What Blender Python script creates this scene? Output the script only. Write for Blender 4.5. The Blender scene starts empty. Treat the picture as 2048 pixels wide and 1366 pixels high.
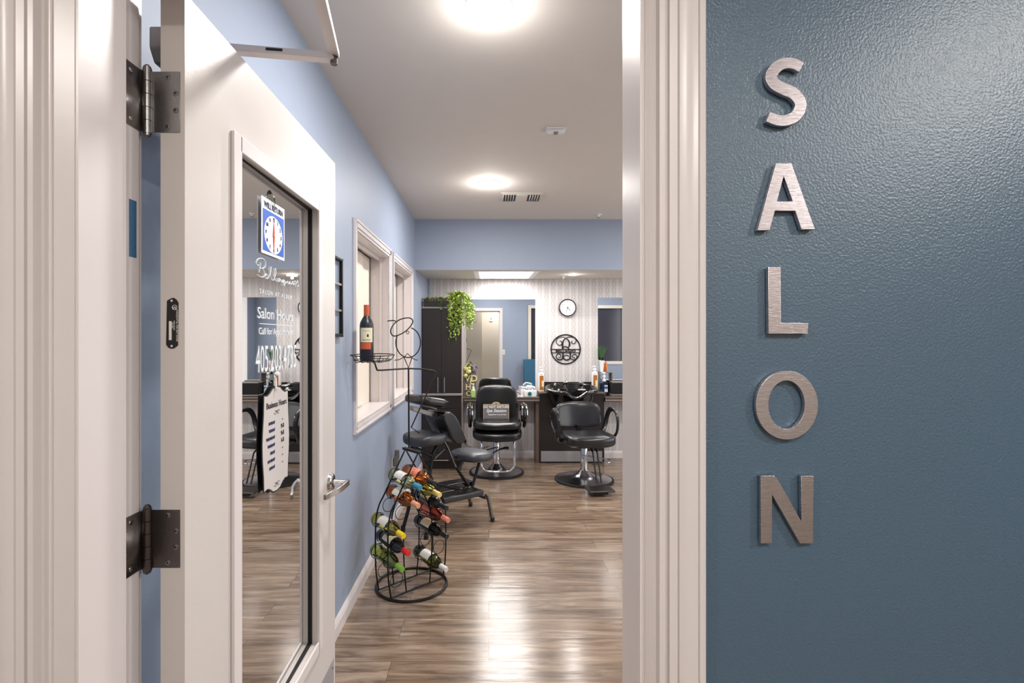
import bpy, bmesh, math, random
from mathutils import Vector, Matrix
random.seed(7)
C = bpy.context.scene.collection
PI = math.pi
# ------------------------------------------------------------------ camera, world, exposure
FP, CX, CY, CH = 1010.0, 978.0, 678.0, 1.495
cam = bpy.data.cameras.new('camera'); camo = bpy.data.objects.new('camera', cam); C.objects.link(camo)
camo.location = (0, 0, CH); camo.rotation_euler = (PI/2, 0, 0)
cam.sensor_width = 36; cam.lens = FP/2048*36
cam.shift_x = (1024-CX)/2048; cam.shift_y = -(683-CY)/2048
cam.clip_start = 0.02
bpy.context.scene.camera = camo
w = bpy.data.worlds.new('world'); bpy.context.scene.world = w; w.use_nodes = True
w.node_tree.nodes['Background'].inputs[0].default_value = (0.5, 0.5, 0.52, 1)
w.node_tree.nodes['Background'].inputs[1].default_value = 0.3
vs = bpy.context.scene.view_settings
vs.view_transform = 'Standard'; vs.look = 'None'; vs.gamma = 1; vs.use_curve_mapping = False
vs.exposure = 0.35
ROOM_W, ROOM_P, NICHE_W, HALL_W, SIDE_FILL_W = 20, 3.2, 3.4, 25, 56      # lamp watts; the last is the added side fill
WARM = (1.0, 0.965, 0.92)

def P(px, py, Y):                 # point at depth Y seen at a photo position
    return Vector(((px-CX)*Y/FP, Y, CH-(py-CY)*Y/FP))
def PX(px, py, X):                # same on a plane of constant X
    Y = X*FP/(px-CX); return Vector((X, Y, CH-(py-CY)*Y/FP))
def PL(px, py, o, d):             # same on a vertical plane through o along d
    k = (px-CX)/FP; t = (k*o[1]-o[0])/(d[0]-k*d[1])
    Y = o[1]+d[1]*t; return Vector((o[0]+d[0]*t, Y, CH-(py-CY)*Y/FP))

# ------------------------------------------------------------------ materials
def lin(c):
    r = []
    for x in c[:3]:
        x /= 255.0
        r.append(x/12.92 if x <= 0.04045 else ((x+0.055)/1.055)**2.4)
    return (r[0], r[1], r[2], 1)
M = {}
def mat(name, col, rough=0.5, metal=0.0, spec=0.5, bump=0.0, bscale=200, coat=0, emit=0, var=0.0, vscale=8):
    m = bpy.data.materials.new(name); m.use_nodes = True
    nt = m.node_tree; b = nt.nodes['Principled BSDF']
    b.inputs['Base Color'].default_value = lin(col); b.inputs['Roughness'].default_value = rough
    b.inputs['Metallic'].default_value = metal; b.inputs['Specular IOR Level'].default_value = spec
    b.inputs['Coat Weight'].default_value = coat
    tc = nt.nodes.new('ShaderNodeTexCoord')
    if emit:
        b.inputs['Emission Color'].default_value = lin(col); b.inputs['Emission Strength'].default_value = emit
    if bump:
        n = nt.nodes.new('ShaderNodeTexNoise'); n.inputs['Scale'].default_value = bscale; n.inputs['Detail'].default_value = 4
        nt.links.new(tc.outputs['Object'], n.inputs['Vector'])
        bp = nt.nodes.new('ShaderNodeBump'); bp.inputs['Strength'].default_value = bump; bp.inputs['Distance'].default_value = 0.002
        nt.links.new(n.outputs[0], bp.inputs['Height']); nt.links.new(bp.outputs[0], b.inputs['Normal'])
    n = nt.nodes.new('ShaderNodeTexNoise'); n.inputs['Scale'].default_value = vscale
    nt.links.new(tc.outputs['Object'], n.inputs['Vector'])
    mx = nt.nodes.new('ShaderNodeMixRGB'); mx.blend_type = 'MULTIPLY'; mx.inputs[0].default_value = max(var, 0.04)
    mx.inputs[1].default_value = lin(col)
    nt.links.new(n.outputs['Color' if False else 0], mx.inputs[2])
    nt.links.new(mx.outputs[0], b.inputs['Base Color'])
    M[name] = m; return m
def glassmat(name, tint, ior=1.5, rough=0.0):
    m = bpy.data.materials.new(name); m.use_nodes = True; nt = m.node_tree; nt.nodes.clear()
    o = nt.nodes.new('ShaderNodeOutputMaterial'); t = nt.nodes.new('ShaderNodeBsdfTransparent'); g = nt.nodes.new('ShaderNodeBsdfGlossy')
    fr = nt.nodes.new('ShaderNodeFresnel'); mx = nt.nodes.new('ShaderNodeMixShader')
    t.inputs[0].default_value = lin(tint); g.inputs['Roughness'].default_value = rough; fr.inputs[0].default_value = ior
    nt.links.new(fr.outputs[0], mx.inputs[0]); nt.links.new(t.outputs[0], mx.inputs[1]); nt.links.new(g.outputs[0], mx.inputs[2])
    nt.links.new(mx.outputs[0], o.inputs[0]); M[name] = m; return m
mat('blue_paint', (147, 158, 178), 0.55, bump=0.15, bscale=260)
mat('teal_paint', (73, 98, 119), 0.34, spec=0.85, bump=0.5, bscale=260, var=0.08, vscale=3)
mat('ceiling_paint', (216, 209, 202), 0.8, bump=0.1)
mat('trim_paint', (216, 209, 209), 0.33, bump=0.05, bscale=60)
mat('door_paint', (204, 198, 195), 0.36, bump=0.12, bscale=90)
mat('beige_paint', (196, 186, 172), 0.6, bump=0.1)
mat('cream_board', (226, 216, 203), 0.5, bump=0.05)
mat('steel', (150, 147, 146), 0.32, 1.0, bump=0.12, bscale=120, var=0.35, vscale=40)
mat('dark_steel', (112, 106, 104), 0.38, 1.0, bump=0.15, bscale=140, var=0.3, vscale=30)
mat('chrome', (225, 225, 228), 0.08, 1.0)
mat('dark_chrome', (196, 196, 202), 0.2, 1.0)
mat('satin_nickel', (190, 188, 186), 0.2, 1.0)
mat('black_vinyl', (17, 17, 20), 0.24, spec=0.6, bump=0.15, bscale=400)
mat('grey_vinyl', (28, 28, 33), 0.24, spec=0.7, bump=0.08, bscale=160)
mat('seat_vinyl_lit', (52, 54, 61), 0.36, spec=0.6)  # black pads lightened in base color for the light they reflect
mat('black_gloss', (12, 12, 13), 0.12, coat=0.6)
mat('black_metal', (9, 8, 8), 0.45, 0.0, spec=0.35)
mat('black_rubber', (18, 18, 19), 0.7)
mat('black_fuzzy', (16, 15, 17), 0.9, bump=1.0, bscale=120)
mat('grey_metal', (150, 146, 144), 0.45, 0.6)
mat('wood_dark', (40, 32, 31), 0.38, bump=0.1, bscale=90, var=0.3, vscale=30)
mat('wood_brown', (104, 88, 78), 0.45, var=0.3, vscale=25)
mat('wood_edge', (150, 138, 134), 0.4)
mat('kick_grey', (150, 148, 150), 0.45)
mat('white_plastic', (236, 236, 238), 0.35)
mat('cream_plastic', (228, 222, 208), 0.4)
mat('white_card', (238, 238, 240), 0.6)
mat('grey_card', (196, 190, 188), 0.55)
mat('sign_grey', (120, 116, 116), 0.6)
mat('tan_wood', (206, 180, 146), 0.55, var=0.2)
mat('print_black', (22, 20, 26), 0.6)
mat('print_navy', (28, 34, 84), 0.6)
mat('print_blue', (24, 88, 190), 0.5)
mat('print_red', (206, 60, 44), 0.5)
mat('print_white', (240, 240, 242), 0.6)
mat('vinyl_white', (222, 228, 234), 0.6)
mat('label_blue', (62, 112, 150), 0.5, var=0.4, vscale=120)
mat('label_paper', (222, 214, 182), 0.6, var=0.1, vscale=80)
mat('label_white', (226, 222, 216), 0.6)
mat('orange_paint', (190, 84, 46), 0.5)
mat('capsule_red', (214, 40, 34), 0.35)
mat('capsule_yellow', (240, 206, 30), 0.4)
mat('capsule_green', (120, 168, 62), 0.4)
mat('capsule_teal', (48, 134, 164), 0.35)
mat('capsule_peach', (222, 158, 118), 0.4)
mat('capsule_pink', (228, 132, 108), 0.4)
mat('capsule_pale', (226, 206, 120), 0.4)
mat('capsule_white', (214, 212, 212), 0.35)
mat('capsule_black', (28, 24, 25), 0.35)
mat('leaf_lime', (172, 196, 78), 0.45, spec=0.6, var=0.5, vscale=40)
mat('leaf_green', (92, 122, 58), 0.5, var=0.5, vscale=40)
mat('grass_green', (52, 92, 44), 0.5)
mat('petal_cream', (226, 220, 150), 0.7, var=0.3, vscale=60)
mat('petal_purple', (168, 132, 158), 0.7, var=0.4, vscale=60)
mat('letter_cream', (220, 204, 150), 0.5)
mat('slate_panel', (104, 104, 92), 0.7)
mat('teal_leather', (30, 92, 122), 0.3, spec=0.6)
mat('teal_knob', (26, 100, 108), 0.3)
mat('amber', (196, 118, 38), 0.35, var=0.5, vscale=30)
mat('copper', (190, 110, 58), 0.3, 0.7)
mat('dark_pane', (58, 56, 68), 0.12, spec=0.8)
mat('wallpaper_edge', (200, 196, 194), 0.5)
mat('lamp_on', (255, 246, 236), emit=14)
mat('panel_on', (255, 250, 246), emit=7.5)
glassmat('door_glass', (226, 234, 240), 2.25)
glassmat('clear_glass', (236, 240, 236), 1.5)
glassmat('clear_plastic', (214, 228, 240), 1.5, 0.05)
glassmat('glass_pale', (236, 238, 206), 1.5)
glassmat('glass_green', (218, 228, 172), 1.5)
glassmat('glass_orange', (242, 178, 112), 1.5)
glassmat('glass_pink', (244, 158, 130), 1.5)
glassmat('glass_yellow', (240, 232, 160), 1.5)
glassmat('glass_dark', (90, 92, 56), 1.5)
glassmat('glass_olive', (176, 178, 112), 1.5)
mat('soap_plastic', (168, 214, 130), 0.35)
mat('glass_black', (14, 13, 16), 0.08, coat=0.5)
mat('glass_navy', (34, 36, 46), 0.35)
glassmat('soap_green', (176, 226, 140), 1.45)
# mirror
m = bpy.data.materials.new('mirror'); m.use_nodes = True; b = m.node_tree.nodes['Principled BSDF']
b.inputs['Metallic'].default_value = 1; b.inputs['Roughness'].default_value = 0.0; b.inputs['Base Color'].default_value = (0.86, 0.89, 0.9, 1); M['mirror'] = m
# brushed letters
def brushed():
    m = mat('brushed_metal', (204, 197, 203), 0.34, 1.0); nt = m.node_tree; b = nt.nodes['Principled BSDF']
    tc = nt.nodes.new('ShaderNodeTexCoord'); mp = nt.nodes.new('ShaderNodeMapping'); mp.inputs['Scale'].default_value = (60, 60, 1400)
    n = nt.nodes.new('ShaderNodeTexNoise'); n.inputs['Scale'].default_value = 1.0; n.inputs['Detail'].default_value = 3
    bp = nt.nodes.new('ShaderNodeBump'); bp.inputs['Strength'].default_value = 0.5; bp.inputs['Distance'].default_value = 0.0006
    nt.links.new(tc.outputs['Object'], mp.inputs[0]); nt.links.new(mp.outputs[0], n.inputs['Vector'])
    nt.links.new(n.outputs[0], bp.inputs['Height']); nt.links.new(bp.outputs[0], b.inputs['Normal'])
    rr = nt.nodes.new('ShaderNodeMapRange'); rr.inputs[3].default_value = 0.2; rr.inputs[4].default_value = 0.38
    nt.links.new(n.outputs[0], rr.inputs[0]); nt.links.new(rr.outputs[0], b.inputs['Roughness'])
brushed()
# plank floor
def floormat():
    m = bpy.data.materials.new('plank_floor'); m.use_nodes = True; nt = m.node_tree; b = nt.nodes['Principled BSDF']; L = nt.links.new
    tc = nt.nodes.new('ShaderNodeTexCoord')
    br = nt.nodes.new('ShaderNodeTexBrick'); br.offset = 0.37; br.inputs['Scale'].default_value = 1
    br.inputs['Brick Width'].default_value = 1.22; br.inputs['Row Height'].default_value = 0.18; br.inputs['Mortar Size'].default_value = 0.0012
    br.inputs['Color1'].default_value = (0.30, 0.30, 0.30, 1); br.inputs['Color2'].default_value = (0.75, 0.75, 0.75, 1); br.inputs['Mortar'].default_value = (0, 0, 0, 1)
    L(tc.outputs['Object'], br.inputs['Vector'])
    mp = nt.nodes.new('ShaderNodeMapping'); mp.inputs['Scale'].default_value = (1.6, 16, 1)
    add = nt.nodes.new('ShaderNodeVectorMath'); add.operation = 'MULTIPLY_ADD'; add.inputs[1].default_value = (7, 13, 5)
    L(br.outputs[0], add.inputs[0]); L(tc.outputs['Object'], add.inputs[2]); L(add.outputs[0], mp.inputs[0])
    n1 = nt.nodes.new('ShaderNodeTexNoise'); n1.inputs['Scale'].default_value = 1.3; n1.inputs['Detail'].default_value = 8; n1.inputs['Distortion'].default_value = 0.9; n1.inputs['Roughness'].default_value = 0.62
    L(mp.outputs[0], n1.inputs['Vector'])
    cr = nt.nodes.new('ShaderNodeValToRGB'); e = cr.color_ramp.elements
    e[0].position = 0.28; e[0].color = lin((80, 61, 49)); e[1].position = 0.72; e[1].color = lin((192, 172, 152))
    x = cr.color_ramp.elements.new(0.46); x.color = lin((134, 112, 94)); x = cr.color_ramp.elements.new(0.57); x.color = lin((160, 138, 119))
    L(n1.outputs[0], cr.inputs[0])
    mx = nt.nodes.new('ShaderNodeMixRGB'); mx.blend_type = 'MULTIPLY'; mx.inputs[0].default_value = 0.35
    L(cr.outputs[0], mx.inputs[1]); L(br.outputs[0], mx.inputs[2])
    gm = nt.nodes.new('ShaderNodeMixRGB'); gm.blend_type = 'MULTIPLY'; gm.inputs[0].default_value = 0.55
    inv = nt.nodes.new('ShaderNodeMath'); inv.operation = 'SUBTRACT'; inv.inputs[0].default_value = 1
    L(br.outputs['Fac'], inv.inputs[1]); L(mx.outputs[0], gm.inputs[1]); L(inv.outputs[0], gm.inputs[2]); L(gm.outputs[0], b.inputs['Base Color'])
    mp2 = nt.nodes.new('ShaderNodeMapping'); mp2.inputs['Scale'].default_value = (3.5, 48, 1); L(add.outputs[0], mp2.inputs[0])
    n2 = nt.nodes.new('ShaderNodeTexNoise'); n2.inputs['Scale'].default_value = 1.0; n2.inputs['Detail'].default_value = 4; L(mp2.outputs[0], n2.inputs['Vector'])
    s = nt.nodes.new('ShaderNodeMath'); s.operation = 'MULTIPLY_ADD'; s.inputs[1].default_value = 1.0
    L(n2.outputs[0], s.inputs[0]); L(inv.outputs[0], s.inputs[2])
    bp = nt.nodes.new('ShaderNodeBump'); bp.inputs['Strength'].default_value = 0.5; bp.inputs['Distance'].default_value = 0.0016
    L(s.outputs[0], bp.inputs['Height']); L(bp.outputs[0], b.inputs['Normal'])
    rr = nt.nodes.new('ShaderNodeMapRange'); rr.inputs[3].default_value = 0.1; rr.inputs[4].default_value = 0.27
    L(n2.outputs[0], rr.inputs[0]); L(rr.outputs[0], b.inputs['Roughness']); b.inputs['Specular IOR Level'].default_value = 0.85
    M['plank_floor'] = m
floormat()
# patterned wallpaper
def paper():
    m = bpy.data.materials.new('wallpaper'); m.use_nodes = True; nt = m.node_tree; b = nt.nodes['Principled BSDF']; L = nt.links.new
    b.inputs['Roughness'].default_value = 0.45
    tc = nt.nodes.new('ShaderNodeTexCoord'); sx = nt.nodes.new('ShaderNodeSeparateXYZ'); L(tc.outputs['Object'], sx.inputs[0])
    def mth(op, a, bb=None, c=None):
        n = nt.nodes.new('ShaderNodeMath'); n.operation = op
        for i, q in enumerate((a, bb, c)):
            if q is None: continue
            if isinstance(q, (int, float)): n.inputs[i].default_value = q
            else: L(q, n.inputs[i])
        return n.outputs[0]
    X, Z = sx.outputs[0], sx.outputs[2]
    def lines(px, pz, amp, wd, ph=0):
        s = mth('SINE', mth('MULTIPLY_ADD', Z, 2*PI/pz, ph)); out = None
        for sg in (1, -1):
            u = mth('MULTIPLY_ADD', s, sg*amp, mth('MULTIPLY', X, 1/px)); d = mth('ABSOLUTE', mth('SUBTRACT', mth('FRACT', u), 0.5))
            l = mth('LESS_THAN', d, wd); out = l if out is None else mth('MAXIMUM', out, l)
        return out
    a = lines(0.085, 0.165, 0.25, 0.05); c = lines(0.085, 0.165, 0.14, 0.045, PI); d = lines(0.0425, 0.33, 0.1, 0.05, 0.7)
    t = mth('MAXIMUM', a, mth('MAXIMUM', c, d))
    mx = nt.nodes.new('ShaderNodeMixRGB'); mx.inputs[1].default_value = lin((207, 203, 204)); mx.inputs[2].default_value = lin((189, 184, 183))
    L(t, mx.inputs[0]); L(mx.outputs[0], b.inputs['Base Color']); M['wallpaper'] = m
paper()

# ------------------------------------------------------------------ mesh helpers
class MB:
    def __init__(s): s.v = []; s.f = []
    def add(s, vs, fs, mtx=None):
        n = len(s.v); s.v += [(mtx @ Vector(p)) if mtx else Vector(p) for p in vs]; s.f += [tuple(i+n for i in f) for f in fs]; return s
    def box(s, x0, x1, y0, y1, z0, z1, mtx=None):
        return s.add([(x, y, z) for x in (x0, x1) for y in (y0, y1) for z in (z0, z1)],
                     [(0, 1, 3, 2), (4, 6, 7, 5), (0, 4, 5, 1), (2, 3, 7, 6), (0, 2, 6, 4), (1, 5, 7, 3)], mtx)
    def prism(s, pts, a, b, axis='z', mtx=None):
        f = {'z': lambda p, t: (p[0], p[1], t), 'y': lambda p, t: (p[0], t, p[1]), 'x': lambda p, t: (t, p[0], p[1])}[axis]
        n = len(pts); vs = [f(p, a) for p in pts]+[f(p, b) for p in pts]
        return s.add(vs, [tuple(range(n)), tuple(range(2*n-1, n-1, -1))]+[(i, (i+1) % n, n+(i+1) % n, n+i) for i in range(n)], mtx)
    def tube(s, pts, r, closed=False, n=8, smooth=0, ell=1.0):
        pts = [Vector(p) for p in pts]
        if smooth: pts = catmull(pts, smooth, closed)
        N = len(pts); rs = r if isinstance(r, (list, tuple)) else [r]*N
        if len(rs) != N: rs = [rs[min(len(rs)-1, int(i*len(rs)/N))] for i in range(N)]
        T = []
        for i in range(N):
            a = pts[(i-1) % N] if (closed or i > 0) else pts[i]; b = pts[(i+1) % N] if (closed or i < N-1) else pts[i]
            d = (b-a); T.append(d.normalized() if d.length > 1e-9 else Vector((0, 0, 1)))
        up = Vector((0, 0, 1)) if abs(T[0].z) < 0.9 else Vector((1, 0, 0))
        nrm = (up-T[0]*up.dot(T[0])).normalized(); base = len(s.v)
        for i in range(N):
            nrm = nrm-T[i]*nrm.dot(T[i]); nrm = nrm.normalized() if nrm.length > 1e-6 else T[i].orthogonal().normalized()
            bn = T[i].cross(nrm)
            for k in range(n):
                a = 2*PI*k/n; s.v.append(pts[i]+(nrm*math.cos(a)*ell+bn*math.sin(a))*rs[i])
        for i in range(N if closed else N-1):
            j = (i+1) % N
            for k in range(n):
                k2 = (k+1) % n; s.f.append((base+i*n+k, base+i*n+k2, base+j*n+k2, base+j*n+k))
        if not closed:
            s.f.append(tuple(base+k for k in range(n-1, -1, -1))); s.f.append(tuple(base+(N-1)*n+k for k in range(n)))
        return s
    def lathe(s, prof, o=(0, 0, 0), ax=(0, 0, 1), n=32, a0=0, a1=2*PI, ref=None):
        ax = Vector(ax).normalized(); r0 = Vector(ref) if ref else ax.orthogonal(); r0 = (r0-ax*r0.dot(ax)).normalized(); r1 = ax.cross(r0); o = Vector(o)
        full = abs(a1-a0-2*PI) < 1e-6; cols = n if full else n+1; base = len(s.v)
        for k in range(cols):
            a = a0+(a1-a0)*k/n; d = r0*math.cos(a)+r1*math.sin(a)
            for (r, t) in prof: s.v.append(o+ax*t+d*max(r, 1e-5))
        m = len(prof)
        for k in range(n):
            k2 = (k+1) % cols
            for i in range(m-1): s.f.append((base+k*m+i, base+k2*m+i, base+k2*m+i+1, base+k*m+i+1))
        return s
    def sup(s, c, r, e1=0.4, e2=0.4, mtx=None, warp=None, nu=36, nv=18):
        sp = lambda v, e: math.copysign(abs(v)**e, v); vs = []; fs = []
        for j in range(nv+1):
            ph = -PI/2+PI*j/nv; cz = sp(math.cos(ph), e1); sz = sp(math.sin(ph), e1)
            for i in range(nu):
                th = 2*PI*i/nu; p = Vector((r[0]*cz*sp(math.cos(th), e2), r[1]*cz*sp(math.sin(th), e2), r[2]*sz))
                if warp: p = Vector(warp(p))
                vs.append(p+Vector(c))
        for j in range(nv):
            for i in range(nu):
                i2 = (i+1) % nu; fs.append((j*nu+i, j*nu+i2, (j+1)*nu+i2, (j+1)*nu+i))
        return s.add(vs, fs, mtx)
    def build(s, name, mt, parent=None, ang=35, bevel=0, label=None, solid=0, keep=False):
        me = bpy.data.meshes.new(name); org = Vector((0, 0, 0))
        if parent is not None: org = parent.matrix_world_t
        me.from_pydata([tuple(v-org) for v in s.v] if not keep else [tuple(v) for v in s.v], [], s.f)
        bm = bmesh.new(); bm.from_mesh(me); bmesh.ops.remove_doubles(bm, verts=bm.verts, dist=2e-5)
        bmesh.ops.recalc_face_normals(bm, faces=bm.faces); bm.to_mesh(me); bm.free()
        return fin(name, me, mt, parent, ang, bevel, label, solid)
def fin(name, me, mt, parent=None, ang=35, bevel=0, label=None, solid=0):
    me.materials.clear(); me.materials.append(M[mt] if isinstance(mt, str) else mt)
    for p in me.polygons: p.use_smooth = True
    me.set_sharp_from_angle(angle=math.radians(ang))
    o = Ob(name, me); o.parent = parent if parent is not None else None
    if parent is not None: _T.d[o.name] = parent.matrix_world_t
    if solid: md = o.modifiers.new('solid', 'SOLIDIFY'); md.thickness = solid; md.offset = 0
    if bevel: md = o.modifiers.new('bevel', 'BEVEL'); md.width = bevel; md.segments = 2; md.limit_method = 'ANGLE'; md.harden_normals = False
    if label: o['label'] = label
    return o
class _T:                         # world origins of parents, so that parts keep plain coordinates
    d = {}
def Ob(name, data):
    o = bpy.data.objects.new(name, data); C.objects.link(o); return o
bpy.types.Object.matrix_world_t = property(lambda o: _T.d.get(o.name, Vector((0, 0, 0))))
def catmull(p, k, closed=False):
    out = []; N = len(p)
    for i in range(N if closed else N-1):
        a = p[(i-1) % N] if (closed or i > 0) else p[i]*2-p[i+1]; b = p[i]; c = p[(i+1) % N]; d = p[(i+2) % N] if (closed or i+2 < N) else c*2-b
        for j in range(k):
            t = j/k; out.append(0.5*((2*b)+(c-a)*t+(2*a-5*b+4*c-d)*t*t+(3*b-a-3*c+d)*t**3))
    if not closed: out.append(p[-1])
    return out
def empty(name, loc, label=None, cat=None, group=None, kind=None):
    o = bpy.data.objects.new(name, None); C.objects.link(o); o.location = loc; o.empty_display_size = 0.05
    _T.d[o.name] = Vector(loc); return tag(o, label, cat, group, kind)
def tag(o, label=None, cat=None, group=None, kind=None):
    if label: o['label'] = label
    if cat: o['category'] = cat
    if group: o['group'] = group
    if kind: o['kind'] = kind
    return o
def struct(o, label=None): return tag(o, label, None, None, 'structure')
def plane_mtx(o, u, v):
    u = Vector(u).normalized(); v = Vector(v).normalized(); n = u.cross(v)
    return Matrix(((u.x, v.x, n.x, o[0]), (u.y, v.y, n.y, o[1]), (u.z, v.z, n.z, o[2]), (0, 0, 0, 1)))
def text_mesh(body, size=0.1, depth=0.0005, xs=1.0, align='CENTER', bold=0.0, spacing=1.0, shear=0.0):
    c = bpy.data.curves.new('t', 'FONT'); c.body = body; c.size = size; c.extrude = depth; c.align_x = align; c.offset = bold
    c.space_character = spacing; c.shear = shear; c.resolution_u = 3
    o = bpy.data.objects.new('t', c); C.objects.link(o); bpy.context.view_layer.update()
    me = bpy.data.meshes.new_from_object(o.evaluated_get(bpy.context.evaluated_depsgraph_get())); bpy.data.objects.remove(o)
    for v in me.vertices: v.co.x *= xs
    return me
def shape_mesh(loops, depth, bevel=0.0):
    c = bpy.data.curves.new('s', 'CURVE'); c.dimensions = '2D'; c.fill_mode = 'BOTH'; c.extrude = depth; c.bevel_depth = bevel; c.bevel_resolution = 2; c.offset = -bevel
    for L in loops:
        sp = c.splines.new('POLY'); sp.points.add(len(L)-1); sp.use_cyclic_u = True
        for q, p in zip(sp.points, L): q.co = (p[0], p[1], 0, 1)
    o = bpy.data.objects.new('s', c); C.objects.link(o); bpy.context.view_layer.update()
    me = bpy.data.meshes.new_from_object(o.evaluated_get(bpy.context.evaluated_depsgraph_get())); bpy.data.objects.remove(o)
    return me
def put(name, me, mt, o, u=(1, 0, 0), v=(0, 0, 1), parent=None, label=None, ang=30):
    mx = plane_mtx(o, u, v); me.transform(mx)
    if parent is not None: me.transform(Matrix.Translation(-parent.matrix_world_t))
    me.name = name; return fin(name, me, mt, parent, ang, label=label)
def texts(lines, **kw):           # several text pieces joined in one mesh: (body, x, y, size, opts)
    bm = bmesh.new()
    for (body, x, y, size, op) in lines:
        me = text_mesh(body, size, **{**kw, **op}); me.transform(Matrix.Translation((x, y, 0))); bm.from_mesh(me)
    me = bpy.data.meshes.new('lettering'); bm.to_mesh(me); bm.free(); return me
def circ(cx, cy, rx, ry=None, n=48, rev=False):
    ry = ry or rx; L = [(cx+rx*math.cos(2*PI*i/n), cy+ry*math.sin(2*PI*i/n)) for i in range(n)]
    return L[::-1] if rev else L
YP, XP = (0, 1, 0), (1, 0, 0)

# ------------------------------------------------------------------ the setting
LW = -0.772; HC = 2.743; YF, YR = 0.7735, 0.929; YS = 5.265; YB = 6.35; XR = 4.0
struct(MB().box(-3, XR+.1, -1.5, YB+.1, -0.06, 0).build('floor', 'plank_floor', ang=20))
struct(MB().box(LW-.3, XR+.1, 0.85, YS+.05, HC, HC+.06).build('ceiling', 'ceiling_paint'))
struct(MB().box(-3, XR+.1, -1.5, 0.85, 2.6, 2.66).build('ceiling', 'ceiling_paint'))
# dropped ceiling over the back niche: underside rises slightly to the back
struct(MB().add([(LW, YS+.004, 2.2152), (XR, YS+.004, 2.2152), (XR, YB, 2.25), (LW, YB, 2.25), (LW, YS+.004, 2.3), (XR, YS+.004, 2.3), (XR, YB, 2.3), (LW, YB, 2.3)],
     [(0, 1, 2, 3), (7, 6, 5, 4), (0, 4, 5, 1), (1, 5, 6, 2), (2, 6, 7, 3), (3, 7, 4, 0)]).build('ceiling', 'ceiling_paint'))
struct(MB().box(LW, XR, YS, YS+.003, 2.215, HC).box(LW, XR, YS+.003, YS+.1, 2.3, HC).build('wall_soffit', 'blue_paint'))
# left wall with the two boarded window recesses
W = [(2.93, 3.87), (4.075, 4.985)]; WZ = (1.012, 2.124)
mb = MB()
for a, b2 in ((YR, W[0][0]), (W[0][1], W[1][0]), (W[1][1], YB)): mb.box(LW-.16, LW, a, b2, 0, HC)
for a, b2 in W: mb.box(LW-.16, LW, a, b2, 0, WZ[0]); mb.box(LW-.16, LW, a, b2, WZ[1], HC)
struct(mb.build('wall_left', 'blue_paint'))
for i, (a, b2) in enumerate(W):
    wn = empty('window_%d' % (i+1), (LW, (a+b2)/2, 1.57), 'white cased window recess closed with cream boards', kind='structure')
    x0 = LW-.14
    MB().box(x0-.012, x0, a, b2, WZ[0], WZ[1]).box(x0, x0+.012, a+.005, b2-.27, WZ[0]+.02, WZ[1]-.02).build('board', 'cream_board', wn)
    MB().box(x0+.002, x0+.004, b2-.012, b2-.006, WZ[0], WZ[1]).box(x0, x0+.006, a, b2-.006, WZ[1]-.014, WZ[1]-.008).build('seam', 'print_black', wn)
    r = MB().box(x0, LW, a, a+.012, WZ[0], WZ[1]).box(x0, LW, b2-.012+.008, b2+.004, WZ[0], WZ[1]).box(x0, LW, a, b2, WZ[1]-.008, WZ[1]+.002)
    r.box(x0+.075, x0+.09, b2-.022, b2-.004, WZ[0], WZ[1]).box(x0+.06, x0+.075, a, b2, WZ[1]-.03, WZ[1]-.004).build('window_lining', 'trim_paint', wn)
    MB().box(x0, LW+.012, a-.002, b2+.002, WZ[0]-.02, WZ[0]+.004).build('window_sill', 'trim_paint', wn, bevel=.003)
    cw = .062; ca = MB()
    for (d0, d1, t) in ((0, .012, .010), (.012, .02, .006), (.02, .048, .013), (.048, cw, .018)):
        ca.box(LW, LW+t, a-d1, a-d0, WZ[0]-d1, WZ[1]+d1).box(LW, LW+t, b2+d0, b2+min(d1, .068), WZ[0]-d1, WZ[1]+d1)
        ca.box(LW, LW+t, a-d1, b2+d1, WZ[1]+d0, WZ[1]+d1).box(LW, LW+t, a-d1, b2+d1, WZ[0]-d1, WZ[0]-d0)
    ca.build('window_casing', 'trim_paint', wn, ang=20, bevel=.0015)
# wall between hall and room: teal on the hall face, blue on the room face; doorway and wide window
JX = 0.231; LX = -0.628; DT = 2.127; WX0, WX1, WB0, WB1 = .98, 3.1, .98, 2.21
def slab(y0, y1, name, mt, top):
    m = MB().box(-3, LX-.03, y0, y1, 0, top).box(LX-.03, JX+.03, y0, y1, DT+.03, top).box(JX+.03, WX0, y0, y1, 0, top)
    m.box(WX0, WX1, y0, y1, 0, WB0).box(WX0, WX1, y0, y1, WB1, top).box(WX1, XR, y0, y1, 0, top)
    return struct(m.build(name, mt))
slab(YF, .85, 'wall_hall', 'teal_paint', 2.6); slab(.85, YR, 'wall_front', 'blue_paint', HC)
struct(MB().box(XR, XR+.1, -1.5, 1.3, 0, HC).box(XR, XR+.1, 5.6, YB, 0, HC).box(XR, XR+.1, 1.3, 5.6, 0, .35).box(XR, XR+.1, 1.3, 5.6, 2.5, HC).build('wall_right', 'blue_paint'))
wn = empty('window_4', (XR+.05, 3.45, 1.4), 'wide window added in the unseen right wall for fill light', kind='structure')  # made-up window, opened so soft light reaches wall and ceiling
MB().box(XR-.01, XR+.11, 1.3, 5.6, .35, .39).box(XR-.01, XR+.11, 1.3, 5.6, 2.46, 2.5).box(XR-.01, XR+.11, 1.3, 1.34, .35, 2.5).box(XR-.01, XR+.11, 5.56, 5.6, .35, 2.5).box(XR-.01, XR+.11, 3.42, 3.48, .35, 2.5).build('window_frame', 'trim_paint', wn)
l_ = bpy.data.lights.new('side_fill', 'AREA'); l_.shape = 'RECTANGLE'; l_.size = 2.1; l_.size_y = 4.2; l_.energy = SIDE_FILL_W; l_.color = (1, .985, .97)  # area light added as even fill from the right
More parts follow.
